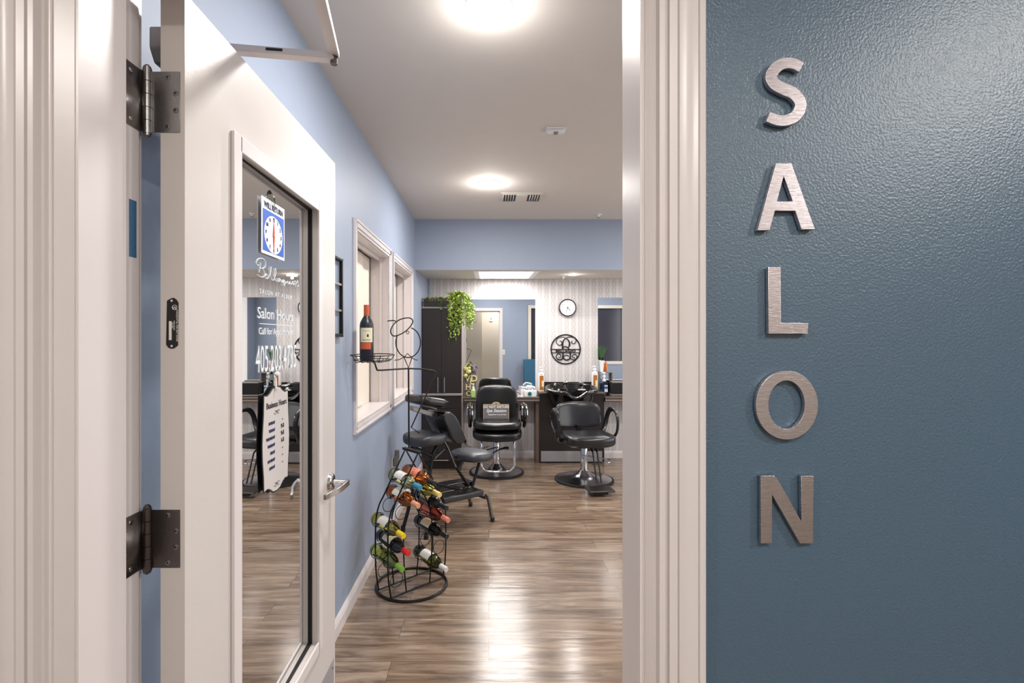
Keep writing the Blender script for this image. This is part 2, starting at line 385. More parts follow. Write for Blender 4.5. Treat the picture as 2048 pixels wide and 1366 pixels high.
l_o = bpy.data.objects.new('side_fill', l_); C.objects.link(l_o); l_o.location = (XR+.15, 3.45, 1.42); l_o.rotation_euler = (0, PI/2, 0)
struct(MB().box(-1.0, XR, YB, YB+.1, 0, 2.3).build('wall_back', 'wallpaper'))
struct(MB().box(LW-.16, LW+.022, YB-.004, YB-.0005, 0, 2.26).build('trim_5', 'blue_paint'))
struct(MB().box(-3, XR, -1.5, -1.3, 0, 2.6).box(-1.6, -.19, -1.3, -.95, 0, 2.6).box(-3.1, -3, -1.5, YF, 0, 2.6).build('wall_rear', 'beige_paint'))
bp = [(0, 0), (.014, 0), (.014, .062), (.011, .068), (.012, .073), (.008, .082), (.004, .09), (0, .09)]
struct(MB().prism([(LW+x, z) for x, z in bp], YR, 5.78, 'y').build('baseboard_left', 'trim_paint', ang=15))
struct(MB().prism([(YB-x, z) for x, z in bp], -.31, XR, 'x').build('baseboard_back', 'trim_paint', ang=15))
struct(MB().prism([(YR+x, z) for x, z in bp], .33, XR, 'x').build('baseboard_front', 'trim_paint', ang=15))
# door jambs and moulded casings on the hall side
prof = [(.238, 0), (.238, .004), (.243, .002), (.250, .0015), (.2545, .004), (.2558, .0165), (.2635, .0170), (.2652, .0155), (.2665, .008), (.2705, .008), (.272, .0135), (.2775, .0140),
        (.2835, .0145), (.285, .0115), (.2865, .0148), (.294, .0172), (.301, .0178), (.308, .0165), (.3145, .0146), (.3155, .0125), (.317, .0155), (.325, .0155), (.3275, .012), (.3275, 0)]
def jamb(x, sg, name, cs=0):
    f = lambda a: x+sg*(a-JX)
    m = MB().prism([(f(JX), YF-.001), (f(JX+.03), YF-.001), (f(JX+.03), YR), (f(JX+.016), YR), (f(JX+.016), .874), (f(JX), .874)], 0, DT+.03)
    g = lambda a: f(a)+sg*cs
    if cs: m.box(min(f(JX+.005), g(.26)), max(f(JX+.005), g(.26)), YF-.0022, YF+.021, 0, DT+.031)
    m.prism([(g(a), YF-t) for a, t in prof], 0, DT+.09)
    m.box(min(f(.252), f(.317)), max(f(.252), f(.317)), YR, YR+.014, 0, DT+.0205)
    return struct(m.build(name, 'trim_paint', ang=28))
jamb(JX, 1, 'trim_1'); jamb(LX, -1, 'trim_2', .031)
struct(MB().box(LX-.02, JX+.02, YF-.001, .874, DT, DT+.03).box(LX-.02, JX+.02, .874, YR, DT+.016, DT+.03).box(LX-.09, JX+.09, YF-.015, YF, DT+.007, DT+.09)
       .box(LX-.086, JX+.086, YR, YR+.014, DT+.021, DT+.09).build('trim_3', 'trim_paint'))
# wide window on the front wall (seen in the mirrors), looking at the hall through a dark pane
wn = empty('window_3', (2, YR, 1.6), 'wide cream-framed window with dark panes', kind='structure')
m = MB()
for a, b2, c, d in ((WX0-.07, WX1+.07, WB1, WB1+.07), (WX0-.07, WX1+.07, WB0-.07, WB0), (WX0-.07, WX0, WB0, WB1), (WX1, WX1+.07, WB0, WB1)): m.box(a, b2, YR, YR+.016, c, d)
for a in (1.62, 2.36): m.box(a-.03, a+.03, .86, YR+.01, WB0, WB1)
m.build('window_casing', 'cream_board', wn)
MB().box(WX0, WX1, .872, .878, WB0, WB1).build('pane', 'dark_pane', wn)

# ------------------------------------------------------------------ lamps
def area(name, loc, size, watts, parent, rot=(0, 0, 0), sy=None, col=WARM):
    l = bpy.data.lights.new(name, 'AREA'); l.shape = 'DISK' if sy is None else 'RECTANGLE'; l.size = size; l.energy = watts; l.color = col
    if sy: l.size_y = sy
    o = bpy.data.objects.new(name, l); C.objects.link(o); o.parent = parent; o.location = Vector(loc)-parent.matrix_world_t; o.rotation_euler = rot; return o
def downlight(x, y, z, watts, pt, label, r=.085):
    t = empty('ceiling_light', (x, y, z), label, 'ceiling light', 'round recessed ceiling lights')
    MB().lathe([(r-.016, -.004), (r-.014, -.007), (r, -.005), (r+.003, 0)], (x, y, z)).build('trim_ring', 'white_plastic', t)
    MB().lathe([(0, -.011), (r*.5, -.0095), (r-.016, -.004)], (x, y, z)).build('diffuser', 'lamp_on', t)
    area('lamp', (x, y, z-.02), r*1.7, watts, t)
    if pt:
        l = bpy.data.lights.new('ceiling_fill', 'POINT'); l.energy = pt; l.color = WARM; l.shadow_soft_size = .03 if z > 2.5 else .015  # point light added under the fixture to brighten the ceiling around it
        o = bpy.data.objects.new('ceiling_fill', l); C.objects.link(o); o.parent = t; o.location = (0, 0, -.10 if z > 2.5 else -.045)
downlight(0, 1.88, HC, ROOM_W, ROOM_P, 'round recessed ceiling light nearest the doorway, cut by the top of the picture')
downlight(0, 4.04, HC, ROOM_W, ROOM_P, 'round recessed ceiling light in front of the ceiling vent')
downlight(2.1, 1.88, HC, ROOM_W, ROOM_P, 'added round ceiling light over the unseen right side, near the front wall')  # added out of view to light the right part of the room
downlight(2.1, 4.04, HC, ROOM_W, ROOM_P, 'added round ceiling light over the unseen right side, deeper in the room')  # second added light, also out of view
downlight(.96, 5.76, 2.232, NICHE_W, .8, 'round recessed light in the low ceiling beside the square panel light', .07)
downlight(1.95, 5.76, 2.232, NICHE_W, .8, 'round recessed light in the low ceiling beyond the door frame', .07)
downlight(1.86, -.43, 2.6, HALL_W, 2, 'round recessed light in the hall ceiling right of the lettering')
downlight(.25, -.75, 2.6, HALL_W*.8, 2, 'added round fill light in the hall ceiling behind the doorway')  # added behind the camera as fill for the hall side
downlight(-1.6, -.4, 2.6, HALL_W*.6, 2, 'added round fill light in the hall ceiling on the far left')  # unseen extra light, fills the left of the hall
t = empty('panel_light', (.19, 5.8, 2.23), 'flat square panel light in the low ceiling above the salon stations', 'ceiling light')
zf = lambda y: 2.2152+(y-YS)*.032
m = MB()
for x0, x1, y0, y1 in ((-.165, .535, 5.34, 5.39), (-.165, .535, 6.19, 6.24), (-.165, -.108, 5.39, 6.19), (.478, .535, 5.39, 6.19)):
    m.add([(x, y, zf(y)-d) for x in (x0, x1) for y in (y0, y1) for d in (0, .008)], [(0, 1, 3, 2), (4, 6, 7, 5), (0, 4, 5, 1), (2, 3, 7, 6), (0, 2, 6, 4), (1, 5, 7, 3)])
m.build('panel_frame', 'white_plastic', t)
MB().add([(-.108, 5.39, zf(5.39)-.003), (.478, 5.39, zf(5.39)-.003), (.478, 6.19, zf(6.19)-.003), (-.108, 6.19, zf(6.19)-.003)], [(0, 3, 2, 1)]).build('diffuser', 'panel_on', t)
area('lamp', (.19, 5.8, zf(5.8)-.02), .56, NICHE_W*2, t, sy=.78, col=(1, .98, .96))
# ceiling vent, alarm, sprinklers
t = empty('ceiling_vent', (.285, 4.44, HC), 'white slotted air vent in the ceiling', 'vent')
MB().box(.105, .465, 4.31, 4.57, HC-.006, HC).box(.12, .45, 4.33, 4.55, HC-.009, HC-.006).build('vent_frame', 'ceiling_paint', t)
m = MB()
for k in range(5):
    pass
for s in (-1, 1):
    m = MB()
    for k in range(5): xc = .285+s*(.06+k*.022); m.box(xc-.006, xc+.006, 4.345, 4.535, HC-.0105, HC-.0088)
    m.build('vent_slots', 'print_black', t)
m = MB()
for k in range(5):
    for s in (-1, 1): xc = .285+s*(.06+k*.022)+s*.008; m.add([(xc, 4.34, HC-.009), (xc+s*.008, 4.34, HC-.018), (xc+s*.008, 4.54, HC-.018), (xc, 4.54, HC-.009)], [(0, 1, 2, 3)])
m.box(.24, .33, 4.345, 4.535, HC-.013, HC-.009).build('slats', 'ceiling_paint', t, solid=.0015)
t = empty('ceiling_alarm', (.398, 3.0, HC), 'small white rectangular alarm unit on the ceiling', 'alarm')
MB().box(.34, .456, 2.965, 3.04, HC-.008, HC).build('base_plate', 'white_plastic', t, bevel=.002)
MB().box(.352, .444, 2.978, 3.027, HC-.022, HC-.008).build('housing', 'white_plastic', t, bevel=.005)
MB().box(.385, .41, 2.985, 3.02, HC-.026, HC-.022).build('lens', 'grey_metal', t)
def sprinkler(x, y, z, label):
    t = empty('sprinkler', (x, y, z), label, 'sprinkler', 'ceiling sprinklers')
    MB().lathe([(0, 0), (.028, 0), (.026, -.006), (.01, -.008), (.008, -.03), (0, -.03)], (x, y, z)).build('body', 'white_plastic', t)
    MB().lathe([(0, -.034), (.014, -.034), (.016, -.031), (0, -.03)], (x, y, z), n=12).build('deflector', 'grey_metal', t)
sprinkler(*P(1197, 431, 5.08), 'sprinkler head on the main ceiling near the right door frame') if False else None
sprinkler(1.1, 5.06, HC, 'sprinkler head on the high ceiling in front of the blue soffit')
sprinkler(.885, 6.02, zf(6.02), 'sprinkler head in the low ceiling next to the round light')

# ------------------------------------------------------------------ the open door
DX0, DX1 = -.610, -.565; DY0, DY1 = .938, 1.853; DZ = 2.138
door = empty('door_1', (-.63, .938, 0), 'cream door with a tall glass panel, standing open', kind='structure')
gy0, gy1, gz0, gz1 = 1.135, 1.665, .492, 1.922
MB().box(DX0, DX1, DY0, gy0, .01, DZ).box(DX0, DX1, gy1, DY1, .01, DZ).box(DX0, DX1, gy0, gy1, .01, gz0).box(DX0, DX1, gy0, gy1, gz1, DZ).build('door_leaf', 'door_paint', door)
m = MB()
for xs, xe in ((DX1, DX1+.008), (DX0-.008, DX0)):
    m.box(xs, xe, gy0-.03, gy0+.006, gz0-.03, gz1+.03).box(xs, xe, gy1-.006, gy1+.03, gz0-.03, gz1+.03).box(xs, xe, gy0, gy1, gz1-.006, gz1+.03).box(xs, xe, gy0, gy1, gz0-.03, gz0+.006)
m.build('glazing_frame', 'trim_paint', door, bevel=.0015)
gx = -.5865
m = MB(); g = .004
for (a, b2, c, d) in ((gy0, gy0+g, gz0, gz1), (gy1-g, gy1, gz0, gz1), (gy0, gy1, gz0, gz0+g), (gy0, gy1, gz1-g, gz1)): m.box(gx-.0035, gx+.0035, a, b2, c, d)
m.build('gasket', 'black_rubber', door)
MB().add([(gx+.003, gy0, gz0), (gx-.003, gy1, gz0), (gx-.003, gy1, gz1), (gx+.003, gy0, gz1)], [(0, 1, 2, 3)]).build('glass_pane', 'door_glass', door)
MB().box(DX1, DX1+.0012, DY0+.02, DY1-.018, .03, .336).build('kick_plate', 'kick_grey', door)
m = MB()
for y in (1.0, 1.4, 1.82):
    for z in (.06, .31): m.lathe([(0, .003), (.004, .002), (.005, 0)], (DX1+.001, y, z), (1, 0, 0), 10)
m.build('plate_screws', 'steel', door)
# lever handles on both faces
def lever(sg, x0):
    yc, zc = 1.795, .985
    X = lambda d: x0+sg*d
    h = MB().lathe([(0, .012), (.026, .012), (.031, .009), (.035, .0)], (x0, yc, zc), (sg, 0, 0), 28).build('handle_rose', 'satin_nickel', door)
    MB().lathe([(0, .06), (.011, .06), (.0115, .012), (.014, .012)], (x0, yc, zc), (sg, 0, 0), 16).build('handle_neck', 'chrome', door)
    pts = catmull([Vector(p) for p in ((X(.062), yc+.012, zc), (X(.062), yc-.02, zc-.001), (X(.055), yc-.07, zc-.004), (X(.038), yc-.12, zc-.006), (X(.03), yc-.15, zc-.006))], 5)
    m = MB(); n = len(pts); m.v = []
    for i, p in enumerate(pts):
        hh = .0115-.003*i/n
        for dx, dz in ((-.0045, -hh), (.0045, -hh), (.0045, hh), (-.0045, hh)): m.v.append(Vector((p.x+dx, p.y, p.z+dz)))
    for i in range(n-1):
        for k in range(4): m.f.append((i*4+k, i*4+(k+1) % 4, i*4+4+(k+1) % 4, i*4+4+k))
    m.f += [(3, 2, 1, 0), tuple((n-1)*4+k for k in range(4))]
    m.build('lever_handle', 'satin_nickel', door, bevel=.001, ang=50)
lever(1, DX1); lever(-1, DX0)
MB().box(-.60, -.575, DY1, DY1+.0015, .92, 1.05).build('latch_plate', 'steel', door)
# hinges
def hinge(z0, z1, mt):
    h = MB().box(-.626, -.5735, .9365, .9382, z0+.004, z1-.004).build('hinge', mt, door, bevel=.0004)
    MB().add([(-.6425, .874, z0+.004), (-.6425, .928, z0+.004), (-.6425, .928, z1-.004), (-.6425, .874, z1-.004), (-.633, .9365, z0+.004), (-.633, .9365, z1-.004)],
             [(0, 1, 2, 3), (1, 4, 5, 2)]).build('hinge_leaf', mt, door, solid=.0016, ang=5)
    b = MB(); n = 5; hh = (z1-z0)/n
    for k in range(n): b.lathe([(0, .0002), (.0071, .0002), (.0078, .0006), (.0078, hh-.0006), (.0071, hh-.0002), (0, hh-.0002)], (-.632, .934, z0+k*hh), (0, 0, 1), 16)
    b.lathe([(0, 0), (.0065, 0), (.0065, .003), (.003, .007), (0, .0075)], (-.632, .934, z1), (0, 0, 1), 16).lathe([(0, 0), (.0065, 0), (.0065, .003), (.003, .006), (0, .006)], (-.632, .934, z0), (0, 0, -1), 16)
    b.build('hinge_pin', mt, door)
    s = MB(); s2 = MB()
    for (x, f) in ((-.5955, .12), (-.5805, .37), (-.5805, .63), (-.5955, .88)):
        zc = z0+(z1-z0)*f; s.lathe([(0, .001), (.003, .0014), (.0048, .0008), (.0052, 0)], (x, .9365, zc), (0, -1, 0), 14)
        s2.box(x-.0024, x+.0024, .935, .9352, zc-.0006, zc+.0006).box(x-.0006, x+.0006, .935, .9352, zc-.0024, zc+.0024)
    for (y, f) in ((.905, .14), (.888, .4), (.888, .63), (.905, .86)):
        zc = z0+(z1-z0)*f; s.lathe([(0, .001), (.003, .0014), (.0048, .0008), (.0052, 0)], (-.6417, y, zc), (1, 0, 0), 14)
    s.build('hinge_screws', 'steel', door); s2.build('screw_slots', 'print_black', door)
hinge(1.874, 1.995, 'steel'); hinge(1.0665, 1.182, 'dark_steel'); hinge(.16, .275, 'steel')
# rating plate and blue sticker
pl = [(-.599, 1.485), (-.5955, 1.4795), (-.59, 1.477), (-.585, 1.4775), (-.5775, 1.483), (-.5765, 1.562), (-.58, 1.568), (-.585, 1.5715), (-.59, 1.5705), (-.5975, 1.566)]
MB().prism(pl, .9367, .9378, 'y').build('rating_plate', 'print_black', door, label='small black rating plate')
MB().box(-.5935, -.5885, .9362, .9366, 1.493, 1.528).lathe([(0, .0006), (.002, .0006), (.002, 0)], (-.5885, .9367, 1.566), (0, -1, 0), 10).lathe([(0, .0006), (.002, .0006), (.002, 0)], (-.5885, .9367, 1.482), (0, -1, 0), 10).build('plate_marks', 'label_white', door)
m = MB().tube([(-.583+.0045*math.cos(a), .9364, 1.5535+.0045*math.sin(a)) for a in [2*PI*i/20 for i in range(20)]], .0005, closed=True, n=5)
m.build('plate_ring', 'label_white', door)
put('plate_print', texts([('UL', 0, -.0025, .006, {})], bold=.0001), 'label_white', (-.583, .9365, 1.5535), parent=door)
o = put('plate_text', texts([('HORIZONTAL FIRE EXIT DOOR', 0, .0012, .0042, {}), ('FIRE DOOR', 0, -.004, .0035, {}), ('RATED', .0, -.0075, .0035, {})], xs=1.0), 'label_white', (-.581, .9365, 1.52), u=(0, 0, -1), v=(1, 0, 0), parent=door)
s = MB().box(-.644, -.6432, .9035, .9215, 1.643, 1.746).build('sticker', 'label_blue'); tag(s, 'narrow blue paper sticker on the left door jamb', 'sticker')
# door closer: body behind the leaf, bent arms over its top
cl = empty('door_closer', (-.64, 1.1, 2.08), 'door closer with a pale folding arm above the open door', 'door closer')
MB().prism([(.985, 2.106), (.985, 2.064), (1.0, 2.04), (1.235, 2.04), (1.245, 2.05), (1.245, 2.106)], -.664, -.61, 'x').build('closer_body', 'grey_metal', cl, bevel=.004)
e0 = Vector((-.64, 1.175, 2.168)); el = P(668, 116, 1.23); br = Vector((-.33, .945, 2.186))
def bar(m, a, b2, wd, th):
    d = (b2-a).normalized(); sd = d.cross(Vector((0, 0, 1))).normalized()*wd/2; up = Vector((0, 0, th/2))
    return m.add([a-sd-up, a+sd-up, a+sd+up, a-sd+up, b2-sd-up, b2+sd-up, b2+sd+up, b2-sd+up], [(0, 1, 2, 3), (4, 7, 6, 5), (0, 4, 5, 1), (1, 5, 6, 2), (2, 6, 7, 3), (3, 7, 4, 0)])
m = bar(MB(), e0, el+Vector((0, 0, -.004)), .024, .007); d = (el-e0).normalized()
bar(m, e0+d*.0+Vector((0, -.012, .004)), el+Vector((0, -.012, 0)), .003, .014); bar(m, e0+Vector((0, .012, .004)), el+Vector((0, .012, 0)), .003, .014)
m.build('main_arm', 'trim_paint', cl)
bar(MB(), e0+d*.118+Vector((0, -.0125, .003)), e0+d*.155+Vector((0, -.0125, .003)), .0045, .006).build('arm_slot', 'print_black', cl)
m = bar(MB(), el+Vector((0, 0, .006)), br, .024, .006); bar(m, el+Vector((.011, .002, .008)), br+Vector((.011, 0, .002)), .003, .016); m.build('fore_arm', 'trim_paint', cl)
MB().lathe([(0, -.016), (.008, -.016), (.009, -.012), (.009, .014), (.006, .018), (0, .018)], el, (0, 0, 1), 16).build('elbow_pin', 'dark_steel', cl)
MB().lathe([(0, 0), (.011, 0), (.011, .064), (0, .064)], (e0.x, e0.y, 2.104), (0, 0, 1), 16).build('spindle', 'grey_metal', cl)
MB().box(-.36, -.30, YR, YR+.03, 2.165, 2.205).build('frame_bracket', 'trim_paint', cl, bevel=.002)

# lettering on the glass
vx = gx+.0025
vin = empty('glass_lettering', (vx, 1.4, 1.55), 'white vinyl salon name, hours and phone number on the door glass', 'lettering')
def gp(px, py): return PX(px, py, vx)
S = lambda x, y: (470+x/9.758, 500+y/9.758)
strokes = [[(475, 295), (430, 290), (418, 240), (450, 180), (510, 160), (570, 185), (600, 250), (590, 320), (540, 360), (470, 340)], [(500, 240), (495, 320), (470, 440)],
           [(540, 360), (575, 430), (575, 500), (540, 530), (490, 520), (435, 480)],
           [(585, 500), (620, 480), (600, 465), (585, 500), (600, 550), (640, 555), (680, 480), (705, 400), (705, 330), (690, 380), (690, 480), (715, 570), (750, 590), (780, 520), (800, 440), (795, 360), (775, 420), (770, 520), (790, 590), (830, 610)],
           [(880, 560), (850, 560), (830, 600), (850, 620), (880, 570), (890, 600), (920, 630), (960, 590), (930, 590), (915, 620), (940, 640), (965, 600), (975, 640), (965, 700), (945, 680), (990, 640), (1030, 610)],
           [(1030, 610), (1030, 660), (1060, 660), (1080, 630), (1060, 620), (1050, 650), (1080, 670), (1110, 650)], [(1130, 620), (1110, 650), (1130, 675), (1155, 655), (1145, 625), (1130, 620)],
           [(1180, 600), (1172, 630)], [(1160, 665), (1190, 660), (1225, 600), (1235, 640), (1240, 690), (1220, 712), (1200, 695)]]
m = MB()
for s in strokes: m.tube([gp(*S(*q)) for q in s], .0010, n=6, smooth=5)
m.build('script_name', 'vinyl_white', vin)
def lines_on_glass(name, body, y0, y1, z, cap, xs, mt='vinyl_white', bold=0.0, sp=1.0):
    me = text_mesh(body, cap/.7, .0002, 1.0, 'LEFT', bold, sp); xx = [v.co.x for v in me.vertices]; k = (y1-y0)/(max(xx)-min(xx)); x0 = min(xx)
    for v in me.vertices: v.co.x = (v.co.x-x0)*k
    return put(name, me, mt, (vx, y0, z), YP, parent=vin)
lines_on_glass('subtitle', 'S A L O N   A T   A L B U M', 1.288, 1.497, 1.612, .012, 1)
lines_on_glass('hours_heading', 'Salon Hours', 1.275, 1.508, 1.548, .029, 1)
MB().box(vx-.0002, vx+.0003, 1.285, 1.508, 1.5335, 1.5352).build('rule', 'vinyl_white', vin)
lines_on_glass('call_line', 'Call for Appointment', 1.283, 1.505, 1.507, .0175, 1)
lines_on_glass('phone_number', '405.203.4735', 1.265, 1.53, 1.41, .069, 1)
# will return clock card hung from a suction hook
t = empty('clock_card', (gx+.012, 1.35, 1.79), 'white and blue will-return clock card with red hands on the door glass', 'sign')
tx = gx+.0065; y0, y1, z0, z1 = 1.287, 1.432, 1.716, 1.862
MB().box(tx-.0008, tx, y0, y1, z0, z1).build('card', 'white_card', t)
cyc, czc = (y0+y1)/2+.001, z0+.058
def lmesh(l): return shape_mesh(l, .0002)
put('blue_field', lmesh([[(-.066, -.0495), (.066, -.0495), (.066, .058), (-.066, .058)], circ(0, 0, .058, .0505, 48, True)]), 'print_blue', (tx+.0003, cyc, czc), YP, parent=t)
put('card_heading', texts([('WILL RETURN', 0, 0, .0215, {})], xs=.86, bold=.0003), 'print_navy', (tx+.0004, cyc, czc+.064), YP, parent=t)
put('numerals', texts([(str(k), .0475*math.sin(k*PI/6), .041*math.cos(k*PI/6)-.004, .0135, {}) for k in range(1, 13)], bold=.0003), 'print_navy', (tx+.0004, cyc, czc), YP, parent=t)
put('clock_hands', lmesh([[(0, .040), (.006, .004), (.006, -.002), (0, -.052), (-.006, -.002), (-.006, .004)]]), 'print_red', (tx+.0008, cyc, czc), YP, parent=t)
MB().lathe([(0, .002), (.003, .0015), (.0035, 0)], (tx+.001, cyc, czc), (1, 0, 0), 12).build('rivet', 'tan_wood', t)
t2 = empty('suction_hook', (gx, 1.355, 1.875), 'clear plastic suction hook holding the clock card', 'suction hook')
MB().lathe([(0, .010), (.006, .010), (.009, .006), (.019, .001), (.02, 0)], (gx+.001, 1.352, 1.873), (1, 0, 0), 24).build('suction_cup', 'clear_glass', t2)
MB().tube([(gx+.011, 1.352, 1.873), (gx+.0115, 1.354, 1.861), (gx+.0105, 1.355, 1.850), (gx+.012, 1.355, 1.844), (gx+.014, 1.355, 1.850)], .0022, smooth=4).build('hook', 'clear_glass', t2)
# business hours plaque
t = empty('hours_plaque', (gx+.014, 1.36, 1.23), 'grey ornate business hours plaque hanging on the door glass', 'sign')
hx = gx+.0085
outl = [(1.289, 1.348), (1.308, 1.346), (1.325, 1.352), (1.343, 1.363), (1.365, 1.366), (1.387, 1.363), (1.405, 1.352), (1.422, 1.346), (1.441, 1.348), (1.443, 1.30), (1.449, 1.25), (1.451, 1.22), (1.449, 1.18), (1.443, 1.14), (1.441, 1.101),
        (1.422, 1.103), (1.405, 1.097), (1.387, 1.086), (1.365, 1.083), (1.343, 1.086), (1.325, 1.097), (1.308, 1.103), (1.289, 1.101), (1.287, 1.14), (1.281, 1.18), (1.279, 1.22), (1.281, 1.25), (1.287, 1.30)]
MB().prism([(1.373+(y-1.365)*1.03, 1.2245+(z-1.2245)*1.018) for y, z in outl], hx-.0015, hx, 'x').build('plaque_edge', 'print_black', t)
MB().prism([(1.373+(y-1.365)*.985, 1.2245+(z-1.2245)*.99) for y, z in outl], hx, hx+.0006, 'x').build('plaque_face', 'grey_card', t)
put('plaque_heading', texts([('Business Hours', 0, 0, .0225, {})], xs=.88, bold=.0002, spacing=1.05), 'print_black', (hx+.001, 1.374, 1.312), YP, parent=t)
days = ['MONDAY', 'TUESDAY', 'WEDNESDAY', 'THURSDAY', 'FRIDAY', 'SATURDAY', 'SUNDAY']; hrs = ['-', '9-3', '9-3', '1-3', '-', '-', '-']
put('day_names', texts([(d_, 0, -.0198*i, .0105, {'align': 'RIGHT'}) for i, d_ in enumerate(days)], bold=.0003, xs=.85), 'print_navy', (hx+.001, 1.362, 1.268), YP, parent=t)
put('opening_times', texts([(d_, 0, -.0198*i, .0155, {}) for i, d_ in enumerate(hrs)], bold=.0006), 'print_black', (hx+.001, 1.411, 1.2685), YP, parent=t)
def scroll(c, sg=1):
    a = [Vector((hx+.001, c[0]+s*(.010+.0075*math.cos(q)), c[1]+sg*.0045*math.sin(q)*(1.1))) for s in (1,) for q in [0.2+i*.45 for i in range(12)]]
    b2 = [Vector((hx+.001, c[0]-(.010+.0075*math.cos(q)), c[1]-sg*.0045*math.sin(q)*1.1)) for q in [0.2+i*.45 for i in range(12)]]
    return a, b2
for c in ((1.374, 1.297), (1.374, 1.102)):
    m = MB()
    for pth in scroll(c): m.tube(pth, .0006, n=5)
    m.tube([(hx+.001, c[0]-.008, c[1]), (hx+.001, c[0], c[1]+.003), (hx+.001, c[0]+.008, c[1])], .0006, n=5, smooth=3)
    m.build('flourish', 'print_black', t)
t2 = empty('suction_hook', (gx, 1.362, 1.38), 'clear suction hook holding the business hours plaque', 'suction hook')
MB().lathe([(0, .010), (.006, .010), (.009, .006), (.015, .001), (.016, 0)], (gx+.001, 1.362, 1.392), (1, 0, 0), 24).build('suction_cup', 'clear_glass', t2)
MB().tube([(gx+.010, 1.362, 1.392), (gx+.012, 1.362, 1.375), (gx+.012, 1.362, 1.361), (gx+.0145, 1.362, 1.357), (gx+.0165, 1.362, 1.363)], .0028, smooth=4).build('hook', 'white_plastic', t2)

# ------------------------------------------------------------------ metal letters S A L O N on the hall wall
YLt = .764; kk = YLt/FP
def LP(px, py): return ((px-CX)*kk, CH-(py-CY)*kk)
def ribbon(c, wd):
    c = [Vector((a, b2, 0)) for a, b2 in c]; c = catmull(c, 7); L, R = [], []
    for i, p in enumerate(c):
        a = c[max(0, i-1)]; b2 = c[min(len(c)-1, i+1)]; d = (b2-a).normalized(); n = Vector((-d.y, d.x, 0)); q = i/(len(c)-1)
        h = wd(q)/2; L.append((p+n*h)); R.append((p-n*h))
    return [(v.x, v.y) for v in L+R[::-1]]
Sp = ribbon([(1603, 134.5), (1588, 127), (1570, 126), (1554, 134), (1543, 151), (1549, 167), (1569, 178), (1588, 187), (1602, 207), (1594, 229), (1576, 239.5), (1556, 240), (1536, 233)], lambda q: 24.5-3.5*abs(2*q-1))
A1 = [(1552, 327), (1583.5, 327), (1629.5, 457.5), (1602, 458.5), (1590.5, 421.5), (1549.5, 421.5), (1540, 460), (1514.5, 460)]
A1 = [(1552, 326.5), (1583, 326.5), (1630, 458), (1603, 459), (1590.5, 421.5), (1550, 421.5), (1539.5, 460.5), (1515, 460.5)]
A2 = [(1567.5, 352), (1553.5, 403.5), (1585.5, 402)]
L1 = [(1536.5, 534), (1561.5, 534), (1562, 646), (1616.5, 646), (1616, 667.5), (1537, 667.5)]
N1 = [(1521.5, 952), (1548, 951.5), (1554, 956), (1603, 1043), (1602.5, 952), (1627, 952), (1626.5, 1087), (1600.5, 1087), (1544.5, 989.5), (1544, 1087), (1521.5, 1087)]
def letter(name, loops, label):
    LL = [[LP(*q) for q in l] for l in loops]; c = LL[0]; ox = sum(p[0] for p in c)/len(c); oz = sum(p[1] for p in c)/len(c)
    me = shape_mesh([[(p[0]-ox, p[1]-oz) for p in l] for l in LL], .0032, .0004)
    me.transform(Matrix(((1, 0, 0, 0), (0, 0, -1, 0), (0, 1, 0, 0), (0, 0, 0, 1))))
    o = fin(name, me, 'brushed_metal', None, 30); o.location = (ox, YLt+.0036, oz)
    tag(o, label, 'letter', 'metal wall letters')
    MB().box(ox-.004, ox+.004, YLt+.006, YF+.0005, oz-.004, oz+.004) if False else None
    return o
letter('metal_letter', [Sp], 'brushed metal letter S, topmost on the teal wall')
letter('metal_letter', [A1, A2[::-1]], 'brushed metal letter A on the teal wall')
letter('metal_letter', [L1], 'brushed metal letter L, middle of the five on the teal wall')
letter('metal_letter', [circ(1574, 810.3, 62.4, 69), circ(1573.3, 809.6, 36.3, 48.4, 48, True)], 'brushed metal letter O on the teal wall')
letter('metal_letter', [N1], 'brushed metal letter N, lowest on the teal wall')

# ------------------------------------------------------------------ black frame rack on left wall, outlet
t = empty('wall_rack', (LW, 2.34, 1.7), 'black metal frame hanging on the blue wall just past the door', 'wall frame')
m = MB(); y0, y1, z0, z1 = 2.09, 2.60, 1.508, 1.905
for s in (0,):
    m.box(LW+.004, LW+.022, y0, y0+.014, z0, z1).box(LW+.004, LW+.022, y1-.014, y1, z0, z1).box(LW+.004, LW+.022, y0, y1, z0, z0+.014).box(LW+.004, LW+.022, y0, y1, z1-.014, z1)
m.build('frame', 'black_metal', t, bevel=.003)
m = MB()
for z in (1.64, 1.772): m.box(LW+.008, LW+.018, y0, y1, z-.005, z+.005)
m.build('crossbars', 'grey_metal', t)
t = empty('wall_outlet', (LW, 4.04, .49), 'white wall outlet behind the wine rack', 'outlet')
MB().box(LW, LW+.007, 4.0, 4.075, .43, .545).build('cover_plate', 'cream_plastic', t, bevel=.002)
MB().box(LW+.007, LW+.009, 4.022, 4.052, .45, .48).build('socket', 'white_plastic', t)
t = empty('air_freshener', (LW+.03, 4.04, .51), 'dark grey plug-in air freshener in the outlet behind the wine rack', 'air freshener')
MB().sup((LW+.03, 4.037, .52), (.022, .024, .045), .5, .7).build('body', 'sign_grey', t)
MB().lathe([(0, .05), (.018, .048), (.02, .0), (.018, -.02)], (LW+.036, 4.037, .56), n=20).build('refill', 'sign_grey', t)
t = empty('light_switch', (.335, YR, 1.19), 'white light switch on the wall seen in the left mirror', 'light switch')
MB().box(.30, .372, YR, YR+.006, 1.132, 1.248).build('cover_plate', 'cream_plastic', t, bevel=.002)
MB().box(.331, .341, YR+.006, YR+.014, 1.18, 1.2).build('toggle', 'sign_grey', t)
t = empty('wall_thermostat', (.06, -1.3, 1.95), 'small white wall unit in the hall seen in the left mirror', 'thermostat')
